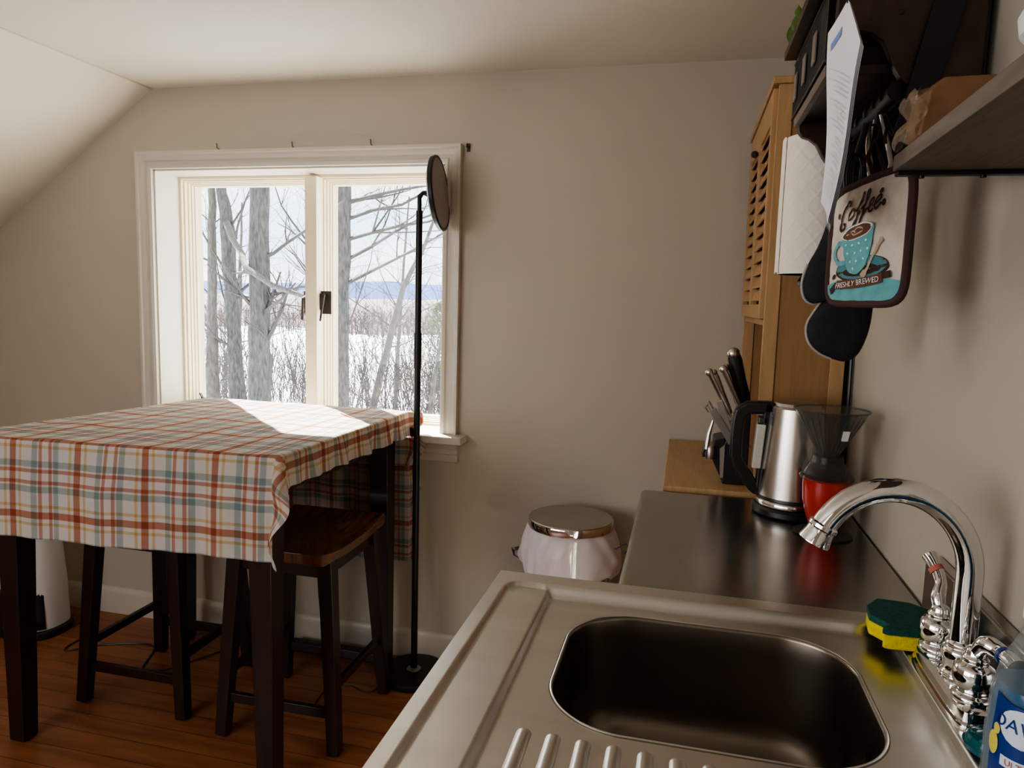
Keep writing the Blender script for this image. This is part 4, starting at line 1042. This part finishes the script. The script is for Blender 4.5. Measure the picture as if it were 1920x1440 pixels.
u1.part('pan_body', MB().lathe([(0, -.008), (.036, -.008), (.042, .006), (.040, .007), (.034, -.005), (0, -.005)], (.262, 1.215, 1.585), 40, Matrix.Rotation(pi / 2 - .5, 4, 'X') @ Matrix.Diagonal((.82, 1.35, 1, 1))), plain('gloss_black', (.010, .010, .011), .12, .2))
u1.part('pan_rim', MB().tube([(.262 + .035 * cos(2 * pi * q / 36), 1.211 + .012 * sin(2 * pi * q / 36), 1.585 + .056 * sin(2 * pi * q / 36)) for q in range(36)], .002, 8, closed=True), M['greymetal'])
u1.part('pan_handle', MB().tube([(.262, 1.203, 1.636), (.264, 1.202, 1.655)], .004, 8, flat=.5), M['blkmetal'])
u2 = Thing('kitchen_tongs', 'long black and steel tongs hanging from the bar to the right of the pan', 'tongs', (.290, 1.16, 1.60))
u2.part('tong_arm', MB().tube([(.262, 1.155, 1.640), (.276, 1.150, 1.605), (.286, 1.147, 1.578), (.297, 1.145, 1.565), (.318, 1.143, 1.560)], [.003, .0038, .004, .003, .0022], 8), M['blkmetal'])
u2.part('tong_arm', MB().tube([(.256, 1.158, 1.640), (.266, 1.152, 1.60), (.272, 1.148, 1.57), (.268, 1.146, 1.545)], [.003, .0035, .0035, .003], 8), M['lid'])
u3 = Thing('slotted_spoon', 'black spoon handle with steel edge hanging at the left of the pan', 'spoon', (.240, 1.17, 1.58))
u3.part('spoon_handle', MB().tube([(.250, 1.20, 1.640), (.247, 1.18, 1.60), (.252, 1.165, 1.545)], [.003, .004, .005], 8, flat=.5), M['lid'])
u3.part('spoon_bowl', MB().ball((.232, 1.20, 1.575), .022, 16, (1, .3, 1.7)), M['blkmetal'])
u4 = Thing('measuring_spoons', 'ring of small black and steel measuring spoons under the bar', 'spoons', (.225, 1.22, 1.56))
u4.part('ring', MB().tube(loopy(.228, 1.225, 1.600, .010, .014), .0016, 8, closed=True), M['greymetal'])
for q in range(3):
    u4.part('spoon', MB().tube([(.222 + q * .006, 1.222 - q * .004, 1.588), (.210 + q * .010, 1.218 - q * .004, 1.553)], .003, 8, flat=.4).ball((.209 + q * .010, 1.217 - q * .004, 1.545), .010, 12, (1, .4, 1)), M['lid'] if q == 0 else M['blkmetal'])
u5 = Thing('wire_whisk', 'black wire loops hanging in front of the potholder loop', 'whisk', (.222, 1.16, 1.55))
for q in range(4):
    u5.part('wire_loop', MB().tube(loopy(.226 + q * .004, 1.165, 1.556, .012 + .003 * q, .032, .5 * q), .0013, 6, closed=True), M['blkmetal'])
u5.part('handle', MB().tube([(.230, 1.165, 1.585), (.240, 1.17, 1.63)], .005, 10), M['blkmetal'])

# ------------------------------------------------------------------ potholder
PA = Vector((.2075, 1.175, 0)); PB = Vector((.2770, 1.040, 0))
wdir = (PB - PA); PW = wdir.length; wdir.normalize()
ndir = Vector((wdir.y, -wdir.x, 0)).normalized()
if ndir.y > 0: ndir = -ndir
ph = Thing('potholder', 'quilted cream potholder printed with a blue coffee cup, hanging from the bar', 'potholder', (.245, 1.105, 1.545))
PH0, PHH = 1.366, .170
def php(u, v, push=0.0):
    """u, v in 0..1 across the potholder; sheared so its top is higher on the right"""
    p = PA + wdir * (u * PW); z = PH0 + .004 + v * PHH + (u - .5) * (.012 * v - .010 * (1 - v)) + .010 * (u - .5)
    bend = .006 * sin(pi * u)
    q = p + ndir * (push + bend); return (q.x, q.y, z)
def inside_scale(u, v, r=.13):
    # squash a square into a rounded square
    x, y = 2 * u - 1, 2 * v - 1; m_ = max(abs(x), abs(y))
    if m_ < 1e-6: return u, v
    p = 7.0; nrm_ = (abs(x) ** p + abs(y) ** p) ** (1 / p); k_ = m_ / nrm_
    return (x * k_ + 1) / 2, (y * k_ + 1) / 2
def quilt(u, v):
    a = (u + v) * 4.5; b_ = (u - v) * 4.5
    return .0022 * (abs(sin(pi * a)) * abs(sin(pi * b_))) ** .5 * max(0, min(1, 12 * min(u, 1 - u, v, 1 - v)))
mbq = MB().grid(110, 110, lambda i, j: php(*inside_scale(i, j), .0033 + quilt(*inside_scale(i, j))))
cl = ph.part('quilted_face', mbq, M['quilt'], smooth=80)
ph.part('backing', MB().grid(20, 20, lambda i, j: php(*inside_scale(i, j), -.004)), M['binding'], smooth=80)
edge = [php(*inside_scale(*p), .0015) for p in [(i / 16, 0) for i in range(16)] + [(1, i / 16) for i in range(16)] + [(1 - i / 16, 1) for i in range(16)] + [(0, 1 - i / 16) for i in range(16)]]
ph.part('binding', MB().tube(edge, .0058, 10, closed=True), M['binding'], label='dark brown bound edge')
ph.part('hanging_loop', MB().tube([php(.55, 1.0, 0), (.236, 1.125, 1.575), (.244, 1.13, 1.600), (.252, 1.125, 1.575), php(.68, 1.0, 0)], .0035, 8, flat=.5), M['binding'])
def flat(poly, push):
    """polygon in u,v drawn on the face as a fan of small triangles"""
    cu_ = sum(p[0] for p in poly) / len(poly); cv_ = sum(p[1] for p in poly) / len(poly); n_ = len(poly)
    rings_ = 4; vs = []
    for r_ in range(rings_ + 1):
        f_ = r_ / rings_
        for p in poly:
            u_, v_ = cu_ + (p[0] - cu_) * f_, cv_ + (p[1] - cv_) * f_
            vs.append(php(u_, v_, .004 + quilt(u_, v_) + push))
    fs_ = [(r_ * n_ + i, r_ * n_ + (i + 1) % n_, (r_ + 1) * n_ + (i + 1) % n_, (r_ + 1) * n_ + i) for r_ in range(rings_) for i in range(n_)]
    return MB().add(vs, fs_)
def ellp(cu_, cv_, ru, rv, n_=28, rot_=0.0):
    return [(cu_ + ru * cos(2 * pi * q / n_) * cos(rot_) - rv * sin(2 * pi * q / n_) * sin(rot_), cv_ + ru * cos(2 * pi * q / n_) * sin(rot_) + rv * sin(2 * pi * q / n_) * cos(rot_)) for q in range(n_)]
def stroke(pts, w_, push):
    vs = []; 
    for i, p in enumerate(pts):
        a = Vector(pts[max(i - 1, 0)]); b_ = Vector(pts[min(i + 1, len(pts) - 1)]); d_ = (b_ - a); d_ = d_.normalized() if d_.length else Vector((1, 0))
        nn = Vector((-d_.y, d_.x)); ww = w_[i] if isinstance(w_, list) else w_
        for s_ in (-1, 1):
            u_, v_ = p[0] + nn.x * ww * s_, p[1] + nn.y * ww * s_; vs.append(php(u_, v_, .004 + quilt(u_, v_) + push))
    return MB().add(vs, [(2 * i, 2 * i + 2, 2 * i + 3, 2 * i + 1) for i in range(len(pts) - 1)])
# teal band along the bottom
band = MB().grid(50, 8, lambda i, j: php(*inside_scale(.02 + .96 * i, .02 + (.145 + .01 * sin(i * 9)) * j), .0050 + quilt(*inside_scale(.02 + .96 * i, .02 + (.145 + .01 * sin(i * 9)) * j))))
ph.part('teal_band', band, M['teal'], cl)
# saucer, cup, coffee
ph.part('saucer', flat(ellp(.50, .285, .345, .105, 40, .02), .0006), M['brown'], cl)
ph.part('saucer', flat(ellp(.50, .293, .325, .092, 40, .02), .0010), M['tealdk'], cl)
ph.part('saucer', flat(ellp(.50, .275, .23, .050, 40, .02), .0014), M['brown'], cl)
cup = [(.235, .585), (.25, .50), (.27, .42), (.31, .33), (.36, .27), (.43, .245), (.50, .25), (.56, .29), (.60, .36), (.635, .46), (.655, .56), (.655, .62), (.58, .655), (.44, .66), (.31, .64)]
ph.part('handle_print', stroke(smoothp([(.27, .50), (.19, .53), (.135, .48), (.14, .40), (.20, .35), (.30, .35)]), .020, .0018), M['teal'], cl)
ph.part('cup_print', flat(smoothp(cup + [cup[0]], 3)[:-1], .0020), M['teal'], cl)
ph.part('coffee_print', flat(ellp(.44, .595, .200, .062, 36, .10), .0024), M['printwhite'], cl)
ph.part('coffee_print', flat(ellp(.44, .592, .185, .052, 36, .10), .0028), M['coffee'], cl)
ph.part('swirl_print', stroke(smoothp([(.36, .60), (.42, .57), (.50, .585), (.52, .61), (.46, .625), (.41, .60), (.44, .59)]), .006, .0032), M['tan'], cl)
random.seed(3)
for (u_, v_) in ((.30, .50), (.39, .49), (.48, .495), (.57, .51), (.34, .425), (.43, .42), (.52, .43), (.60, .44), (.38, .35), (.47, .35), (.55, .365), (.43, .29)):
    ph.part('dot_print', flat(ellp(u_, v_, .011, .010, 8), .0026), M['printwhite'], cl)
ph.part('spoon_print', stroke(smoothp([(.56, .215), (.63, .30), (.70, .42), (.76, .50)]), [.030] * 4 + [.014] * 8 + [.016] * 4 + [.026] * 3, .0030), M['tan'], cl)
# ribbon banner with lettering
rb = [(.20 + .60 * q / 12, .165 + .035 * (q / 12) + .018 * sin(pi * q / 12 + pi)) for q in range(13)]
ph.part('banner_print', stroke([(.10, .10), (.18, .155), (.30, .15)], .030, .0028), M['brown'], cl)
ph.part('banner_print', stroke([(.70, .18), (.80, .215), (.88, .225)], .026, .0028), M['brown'], cl)
bn = ph.part('banner_print', stroke(rb, .038, .0034), M['coffee'], cl)
def place_text(txt, size, cu_, cv_, w_uv, push, shear=0, slope=0.0):
    tb = text_mb(txt, size, 0, shear); xs_ = [p[0] for p in tb.v]; wd = max(xs_) - min(xs_); k_ = w_uv / wd
    asp = PW / PHH
    out = MB(); out.f = tb.f
    for (x, y, _) in tb.v:
        u_ = cu_ + x * k_; v_ = cv_ + y * k_ * asp + slope * x * k_
        out.v.append(php(u_, v_, push + .004 + quilt(u_, v_)))
    return out
ph.part('banner_lettering', place_text('FRESHLY BREWED', 1, .50, .168, .56, .0055, 0, .07), M['printwhite'], cl)
# hand-lettered word: C o f f e e
SL = .09
def L_(pts, dx, sc=1.0): return [(dx + x * .1 * sc + y * .022, .755 + y * .1 * sc + (dx - .45) * SL) for x, y in pts]
word = []
word.append((smoothp(L_([(.95, .9), (.9, 1.25), (.6, 1.3), (.25, .8), (.02, .0), (-.02, -.65), (.2, -.95), (.55, -.75), (.55, -.45), (.35, -.5)], .20)), .0125))
word.append((smoothp(L_([(.85, .55), (.45, .5), (.25, .05), (.45, -.3), (.85, -.1), (1.0, .35), (.80, .62), (.9, .4), (1.3, .35)], .275)), .0095))
word.append((smoothp(L_([(.0, .1), (.55, .75), (.75, 1.35), (.55, 1.45), (.40, .8), (.20, -.3), (.05, -1.2), (-.12, -1.1), (.10, -.5), (.60, .1)], .405)), .0095))
word.append((smoothp(L_([(.0, .1), (.55, .75), (.75, 1.35), (.55, 1.45), (.40, .8), (.20, -.3), (.05, -1.2), (-.12, -1.1), (.10, -.5), (.60, .1)], .475)), .0095))
word.append((smoothp(L_([(.0, .0), (.45, .15), (.80, .45), (.65, .70), (.35, .45), (.25, .0), (.50, -.30), (.90, -.1)], .535)), .0095))
word.append((smoothp(L_([(.0, .0), (.45, .15), (.80, .45), (.65, .70), (.35, .45), (.25, .0), (.50, -.30), (.95, .1)], .615)), .0095))
wm = MB()
for pts_, w_ in word:
    s_ = stroke(pts_, w_, .0016); wm.add(s_.v, s_.f)
ph.part('coffee_lettering', wm, M['brown'], cl)
for (u_, v_, r_) in ((.145, .775, .5), (.70, .87, -.5), (.735, .775, .6), (.14, .235, .2)):
    ph.part('bean_print', flat(ellp(u_, v_, .027, .018, 16, r_ + .8), .0014), M['brown'], cl)

# ------------------------------------------------------------------ oven mitts
def mitt(label, C, ax, sc, thumb=True):
    """outline in local (a, z), thickness along the normal; hangs by the cuff"""
    m_ = Thing('oven_mitt', label, 'oven mitt', tuple(C), group=None)
    out = [(-.040, .0), (-.044, -.05), (-.056, -.09), (-.070, -.12), (-.078, -.155), (-.072, -.183), (-.056, -.193), (-.042, -.184), (-.036, -.180), (-.050, -.203), (-.064, -.232), (-.060, -.262), (-.040, -.284), (-.010, -.296), (.012, -.298), (.032, -.282), (.046, -.24), (.050, -.18), (.048, -.1), (.042, 0)]
    pl_ = smoothp(out + [out[0]], 4)[:-1]
    a_ = Vector((cos(ax), sin(ax), 0)); nn = Vector((-sin(ax), cos(ax), 0))
    Cc = Vector(C)
    cx, cz_ = 0, -.17; n_ = len(pl_); vs = []; prof_ = [(1.0, 0), (.96, .008), (.86, .013), (.6, .017), (.25, .018)]
    rings_ = [(f, -t_) for f, t_ in prof_[::-1]] + [(f, t_) for f, t_ in prof_[1:]]
    for f, t_ in rings_:
        for (x, z) in pl_:
            cxx = x * .1 if z > -.12 else 0
            q = Cc + a_ * ((cx + (x - cx) * f) * sc) + Vector((0, 0, (cz_ + (z - cz_) * f) * sc)) + nn * (t_ * sc); vs.append(tuple(q))
    R_ = len(rings_)
    fs_ = [(i * n_ + j, i * n_ + (j + 1) % n_, (i + 1) * n_ + (j + 1) % n_, (i + 1) * n_ + j) for i in range(R_ - 1) for j in range(n_)]
    fs_ += [tuple(range(n_))[::-1], tuple((R_ - 1) * n_ + j for j in range(n_))]
    m_.part('mitt_body', MB().add(vs, fs_), M['mitt'], smooth=70)
    tr_ = [Cc + a_ * (x * 1.01 * sc) + Vector((0, 0, z * sc)) for (x, z) in pl_[12:52]]
    m_.part('piping', MB().tube(tr_, .0022, 8), M['mitttrim'])
    m_.part('cuff_loop', MB().tube([Cc + Vector((-.01, 0, -.005)), Cc + Vector((.015, -.01, .08)), Vector((.268, Cc.y - .01, 1.682)), Cc + Vector((.04, -.01, .08)), Cc + Vector((.01, 0, -.005))], .0025, 8), M['mitttrim'])
mitt('black quilted oven mitt with grey piping hanging below the potholder, thumb to the left', (.245, 1.247, 1.535), .10, .86)

# ------------------------------------------------------------------ outdoors
GZ = -3.0
def snowpt(i, j):
    x = -130 + 190 * i; y = 3.4 + (j ** 2) * 330
    return (x, y, GZ + .25 * sin(x * .21) * sin(y * .17) * min(1, y / 30) - .0 + (y / 330) * 0)
o = struct('ground', MB().grid(60, 80, snowpt), M['snow'], smooth=180); o['label'] = 'snowy ground'
def ridge(name, y, z0_, amp, base_, seed, m, x0=-700, x1=300, n_=140):
    random.seed(seed); ph_ = [random.uniform(0, 6) for _ in range(5)]
    def fn(i, j):
        x = x0 + (x1 - x0) * i
        h_ = z0_ + amp * (sin(x * .008 * 400 / y + ph_[0]) + .5 * sin(x * .021 * 400 / y + ph_[1]) + .25 * sin(x * .05 * 400 / y + ph_[2]) + .12 * sin(x * .17 * 400 / y + ph_[3]))
        return (x, y + 30 * (1 - j) * -1, base_ + (h_ - base_) * j)
    return struct(name, MB().grid(n_, 6, fn), m, smooth=180)
ridge('hills', 620, 10.5, 4.5, -6, 5, M['hill'], -1100, 500)
ridge('wooded_slope', 112, 1.0, .5, -3.2, 9, M['hillnear'], -210, 80, 300)
rw = random.Random(11)
fw = MB()
for q in range(1100):
    y = rw.uniform(72, 108); x = rw.uniform(-1.12 * y, -.1 * y)
    h_ = rw.uniform(1.6, 4.6) * (y / 110); b_ = Vector((x, y, GZ)); lean = Vector((rw.uniform(-.3, .3), 0, h_))
    fw.tube([b_, b_ + lean * .5 + Vector((rw.uniform(-.15, .15), 0, 0)), b_ + lean], [.07, .05, .02], 3, cap=False)
    for _ in range(5):
        s_ = b_ + lean * rw.uniform(.3, .9); fw.tube([s_, s_ + Vector((rw.uniform(-.9, .9), 0, rw.uniform(.3, 1.0)))], [.04, .015], 3, cap=False)
single('distant_woods', 'bare reddish grey woods along the far side of the snowy field', 'woods', fw, M['brush'], kind='stuff', loc=(-60, 88, GZ), smooth=0)

def tree(name, label, trunk, radii, seed, nb, blen, m, brz=(.25, 1), extra=(), lean_dir=None, tw=3):
    """trunk: world points; branches recurse from it"""
    rg = random.Random(seed)
    tr_ = Thing(name, label, 'tree', trunk[0], group=None)
    P = [Vector(p) for p in trunk]; pts_ = []; rs_ = []
    for i in range(len(P) - 1):
        for k_ in range(6):
            u_ = k_ / 6; p = P[i].lerp(P[i + 1], u_)
            p += Vector((rg.uniform(-.012, .012), rg.uniform(-.012, .012), 0)); pts_.append(p); rs_.append((radii[i] * (1 - u_) + radii[i + 1] * u_) * rg.uniform(.95, 1.06))
    pts_.append(P[-1]); rs_.append(radii[-1])
    tr_.part('trunk', MB().tube(pts_, rs_, 14), m, smooth=70)
    br_ = MB()
    def grow(p, d, L, r, lev):
        n_ = 6 if lev < 2 else 4; q = [p.copy()]; rr_ = [r]; dd = d.copy()
        for i in range(n_):
            dd = (dd + Vector((rg.gauss(0, .16), rg.gauss(0, .10), rg.gauss(.02, .12)))).normalized()
            q.append(q[-1] + dd * (L / n_)); rr_.append(r * (1 - .75 * (i + 1) / n_))
        br_.tube(q, rr_, 5 if r > .015 else 3, cap=False)
        if lev < tw:
            for _ in range(rg.randint(3, 5) if lev < 2 else rg.randint(2, 3)):
                i = rg.randint(1, n_ - 1); side = Vector((rg.uniform(-1, 1), rg.uniform(-.5, .5), rg.uniform(-.2, .9))).normalized()
                grow(q[i], (dd * .8 + side * .8).normalized(), L * rg.uniform(.35, .6), rr_[i] * .6, lev + 1)
    for q in range(nb):
        i = rg.randint(int(len(pts_) * brz[0]), min(len(pts_) - 1, int(len(pts_) * brz[1])))
        sx = rg.choice((-1, 1)); d_ = Vector((sx * rg.uniform(.4, 1), rg.uniform(-.4, .4), rg.uniform(.15, .9))).normalized()
        grow(pts_[i], d_, blen * rg.uniform(.5, 1), rs_[i] * rg.uniform(.16, .30), 1)
    for (p, d_, L, r) in extra: grow(Vector(p), Vector(d_).normalized(), L, r, 1)
    tr_.part('branches', br_, M['twig'], smooth=0)
    return tr_
tree('bare_tree', 'thickest bare grey tree trunk, seen through the middle of the left pane', [(-5.84, 9, GZ), (-5.83, 9, -.1), (-5.83, 9, 1.3), (-5.80, 9, 2.9), (-5.85, 9, 4.6)], [.24, .165, .140, .125, .10], 2, 14, 1.5, M['bark'], (.35, .95))
tree('bare_tree', 'forked grey tree left of the thickest trunk, limb crossing the left pane', [(-7.5, 11, GZ), (-7.56, 11, -.44), (-7.67, 11, 1.27), (-7.70, 11, 2.4), (-7.85, 11, 3.4), (-8.0, 11, 4.6)], [.17, .14, .11, .125, .07, .05], 5, 12, 1.7, M['bark'], (.3, .95))
lt = Thing('fallen_limb', 'long grey limb slanting down across the left pane behind the mullion', 'branch', (-6.8, 9.8, 2.3))
lt.part('limb', MB().tube([(-7.66, 10.9, 2.55), (-7.0, 10.1, 2.22), (-6.35, 9.4, 1.93), (-5.9, 8.8, 1.72), (-5.3, 8.5, 1.48), (-4.5, 8.2, 1.30)], [.055, .05, .045, .04, .036, .028], 10), M['bark2'], smooth=70)
tree('bare_tree', 'thin pale tree trunk at the left edge of the left pane', [(-8.0, 11, GZ), (-8.06, 11, -.47), (-8.05, 11, 1.26), (-8.0, 11, 3.17), (-7.95, 11, 4.6)], [.13, .12, .08, .06, .04], 8, 12, 1.4, M['bark2'], (.3, .95))
tree('bare_tree', 'tall grey tree trunk near the left side of the right pane', [(-5.08, 10, GZ), (-5.08, 10, -.3), (-5.05, 10, 1.33), (-5.02, 10, 3.0), (-5.0, 10, 4.8)], [.14, .115, .095, .100, .09], 21, 12, 2.1, M['bark'], (.35, .95),
     extra=[((-5.0, 10, z_), (1, .1, .55 - .1 * k_), 2.6, .030) for k_, z_ in enumerate((1.55, 1.9, 2.2, 2.5, 2.75))])
tree('bare_tree', 'slender leaning grey tree on the right side of the right pane', [(-6.6, 14, GZ), (-6.37, 14, -.92), (-5.73, 14, 1.57), (-5.27, 14, 2.4), (-4.9, 14, 3.4)], [.09, .08, .06, .04, .02], 31, 16, 1.7, M['bark2'], (.2, .95))
tree('bare_tree', 'bare shrubby tree low behind the lamp pole', [(-4.6, 12.5, GZ), (-4.6, 12.5, -1.2), (-4.4, 12.5, .4), (-4.2, 12.5, 1.3)], [.06, .05, .035, .02], 41, 26, 1.5, M['bark2'], (.15, .98))
tree('bare_tree', 'bare shrubby tree low between the thick trunk and the mullion', [(-6.3, 12, GZ), (-6.35, 12, -1.0), (-6.3, 12, .3), (-6.1, 12, 1.2)], [.06, .045, .03, .015], 43, 20, 1.4, M['bark2'], (.15, .98))
tree('bare_tree', 'fine-branched young tree behind the fork left of the thickest trunk', [(-11.0, 16, GZ), (-11.0, 16, -.5), (-10.9, 16, 1.4), (-10.8, 16, 3.6)], [.08, .065, .05, .02], 51, 26, 2.2, M['bark2'], (.3, .98))
tree('bare_tree', 'fine-branched tree between the thickest trunk and the mullion, farther back', [(-8.9, 16, GZ), (-8.9, 16, -.5), (-8.75, 16, 1.4), (-8.5, 16, 3.9)], [.07, .055, .045, .02], 53, 28, 2.3, M['bark2'], (.3, .98))
tree('bare_tree', 'fine-branched tree far back in the middle of the right pane', [(-7.6, 18, GZ), (-7.5, 18, -.5), (-7.4, 18, 1.4), (-7.2, 18, 4.0)], [.07, .055, .04, .02], 57, 28, 2.4, M['bark2'], (.3, .98))
tree('bare_tree', 'fine-branched tree far back behind the lamp head in the right pane', [(-6.0, 18, GZ), (-6.0, 18, -.5), (-5.9, 18, 1.4), (-6.1, 18, 4.0)], [.07, .055, .04, .02], 59, 26, 2.3, M['bark2'], (.3, .98))
# yellow-green pine beyond
rg = random.Random(77); pn = Thing('pine_tree', 'yellowish green pine standing behind the lamp pole in the right pane', 'tree', (-9.0, 26, GZ))
pm = MB()
for q in range(2600):
    z_ = rg.uniform(0, 1); rad = 1.9 * (1 - z_) ** .7 * rg.uniform(.3, 1) + .1; a = rg.uniform(0, 2 * pi)
    p = Vector((-9.0 + rad * cos(a), 26 + rad * sin(a), GZ + 1.0 + 3.2 * z_))
    dd = Vector((cos(a), sin(a), rg.uniform(-.3, .5))) * .16; s_ = Vector((-dd.y, dd.x, .02)) * .25
    pm.add([p - s_, p + s_, p + dd + Vector((0, 0, .05))], [(0, 1, 2)])
pn.part('needles', pm, M['pine'], smooth=0)
pn.part('trunk', MB().tube([(-9.0, 26, GZ), (-9.0, 26, .9)], [.09, .02], 8), M['bark'])
# brush thicket low in the view
rg = random.Random(5); bm_ = MB()
for q in range(1500):
    y = rg.uniform(9.5, 34); x = rg.uniform(-.90 * y - .5, -.10 * y); h_ = rg.uniform(1.6, 3.4) * (1 if y < 16 else 1.1)
    p = Vector((x, y, GZ)); d_ = Vector((rg.gauss(0, .22), rg.gauss(0, .1), 1)).normalized(); pts_ = [p]
    for i in range(5):
        d_ = (d_ + Vector((rg.gauss(0, .12), 0, .02))).normalized(); pts_.append(pts_[-1] + d_ * h_ / 5)
    r_ = rg.uniform(.008, .018) * (y / 14) ** .5
    bm_.tube(pts_, [r_ * (1 - .14 * i) for i in range(6)], 3, cap=False)
    for _ in range(6):
        i = rg.randint(1, 5); s_ = pts_[i]; dd = (d_ + Vector((rg.uniform(-1, 1), rg.uniform(-.3, .3), .2))).normalized() * rg.uniform(.3, .9)
        bm_.tube([s_, s_ + dd * .5 + Vector((0, 0, .05)), s_ + dd], [r_ * .5, r_ * .4, r_ * .2], 3, cap=False)
single('brush_thicket', 'tangle of bare brush and saplings in the snow outside the window', 'brush', bm_, M['twig'], kind='stuff', loc=(-8, 10, GZ), smooth=0)

# ------------------------------------------------------------------ light, sky, camera
w_ = bpy.data.worlds.new('sky'); scene.world = w_; w_.use_nodes = True; nt = w_.node_tree; N = nt.nodes.new; L = nt.links.new
bg = nt.nodes['Background']
tc = N('ShaderNodeTexCoord'); sp_ = N('ShaderNodeSeparateXYZ'); L(tc.outputs['Generated'], sp_.inputs[0])
rp = N('ShaderNodeValToRGB'); e = rp.color_ramp.elements
e[0].position = 0; e[0].color = (.80, .90, 1.0, 1); e[1].position = .5; e[1].color = (.92, .94, 1.0, 1)
m1 = e.new(.10); m1.color = (.66, .84, 1.0, 1); m2 = e.new(.22); m2.color = (.97, .98, 1.0, 1)
L(sp_.outputs[2], rp.inputs['Fac'])
mp = N('ShaderNodeMapping'); mp.inputs['Scale'].default_value = (3, 3, 9); L(tc.outputs['Generated'], mp.inputs[0])
ns = N('ShaderNodeTexNoise'); ns.inputs['Scale'].default_value = 1.6; ns.inputs['Detail'].default_value = 5; L(mp.outputs[0], ns.inputs['Vector'])
cr = N('ShaderNodeValToRGB'); cr.color_ramp.elements[0].position = .42; cr.color_ramp.elements[1].position = .62; L(ns.outputs['Fac'], cr.inputs['Fac'])
mx = N('ShaderNodeMix'); mx.data_type = 'RGBA'; L(cr.outputs['Color'], mx.inputs[0]); L(rp.outputs['Color'], mx.inputs[6]); mx.inputs[7].default_value = (1.0, 1.0, 1.0, 1)
L(mx.outputs[2], bg.inputs['Color']); bg.inputs['Strength'].default_value = 2.7

sun = bpy.data.lights.new('sun', 'SUN'); sun.energy = 40.0; sun.angle = radians(.6); sun.color = (1, .965, .90)
so_ = bpy.data.objects.new('sun', sun); COL.objects.link(so_)
so_.rotation_euler = Vector((.724, -.69, -.69)).to_track_quat('-Z', 'Y').to_euler()
pt = bpy.data.lights.new('window_portal', 'AREA'); pt.shape = 'RECTANGLE'; pt.size = 1.25; pt.size_y = 1.0; pt.cycles.is_portal = True
po = bpy.data.objects.new('window_portal', pt); COL.objects.link(po); po.location = (-1.45, 2.74, 1.35); po.rotation_euler = (radians(-90), 0, 0)
# added fill lamp behind the photographer, lifting the dark interior
rl = bpy.data.lights.new('rear_fill_light', 'AREA'); rl.shape = 'RECTANGLE'; rl.size = 1.3; rl.size_y = 1.0; rl.energy = 9; rl.color = (1, .96, .90)
ro = bpy.data.objects.new('rear_fill_light', rl); COL.objects.link(ro); ro.location = (-1.5, YR + .05, 1.45); ro.rotation_euler = (radians(90), 0, 0)

ll = bpy.data.lights.new('side_fill_light', 'AREA'); ll.shape = 'RECTANGLE'; ll.size = 1.7; ll.size_y = 1.1; ll.energy = 24; ll.color = (.97, .98, 1)  # added fill lamp from the left, brightening the right wall and sink
lo = bpy.data.objects.new('side_fill_light', ll); COL.objects.link(lo); lo.location = (-2.1, -.85, 1.35); lo.rotation_euler = Vector((1, .55, -.08)).to_track_quat('-Z', 'Y').to_euler()

cam = bpy.data.cameras.new('camera'); co_ = bpy.data.objects.new('camera', cam); COL.objects.link(co_); scene.camera = co_
cam.sensor_fit = 'HORIZONTAL'; cam.sensor_width = 36; cam.lens = 36 * 1344.8 / 1920; cam.clip_start = .02; cam.clip_end = 3000
yaw, pit, rol = .234673, .114786, .027204
fwd = Vector((-sin(yaw) * cos(pit), cos(yaw) * cos(pit), -sin(pit))); rg0 = Vector((cos(yaw), sin(yaw), 0)); up0 = rg0.cross(fwd)
rgt = rg0 * cos(rol) + up0 * sin(rol); upv = -rg0 * sin(rol) + up0 * cos(rol)
co_.matrix_world = Matrix.Translation((0, 0, 1.36)) @ Matrix((rgt, upv, -fwd)).transposed().to_4x4()

scene.view_settings.view_transform = 'AgX'
scene.view_settings.look = 'AgX - Medium High Contrast'
scene.view_settings.exposure = 0.55
scene.cycles.max_bounces = 10; scene.cycles.diffuse_bounces = 6; scene.cycles.transparent_max_bounces = 16
scene.cycles.caustics_reflective = False; scene.cycles.caustics_refractive = False
scene.cycles.sample_clamp_indirect = 6
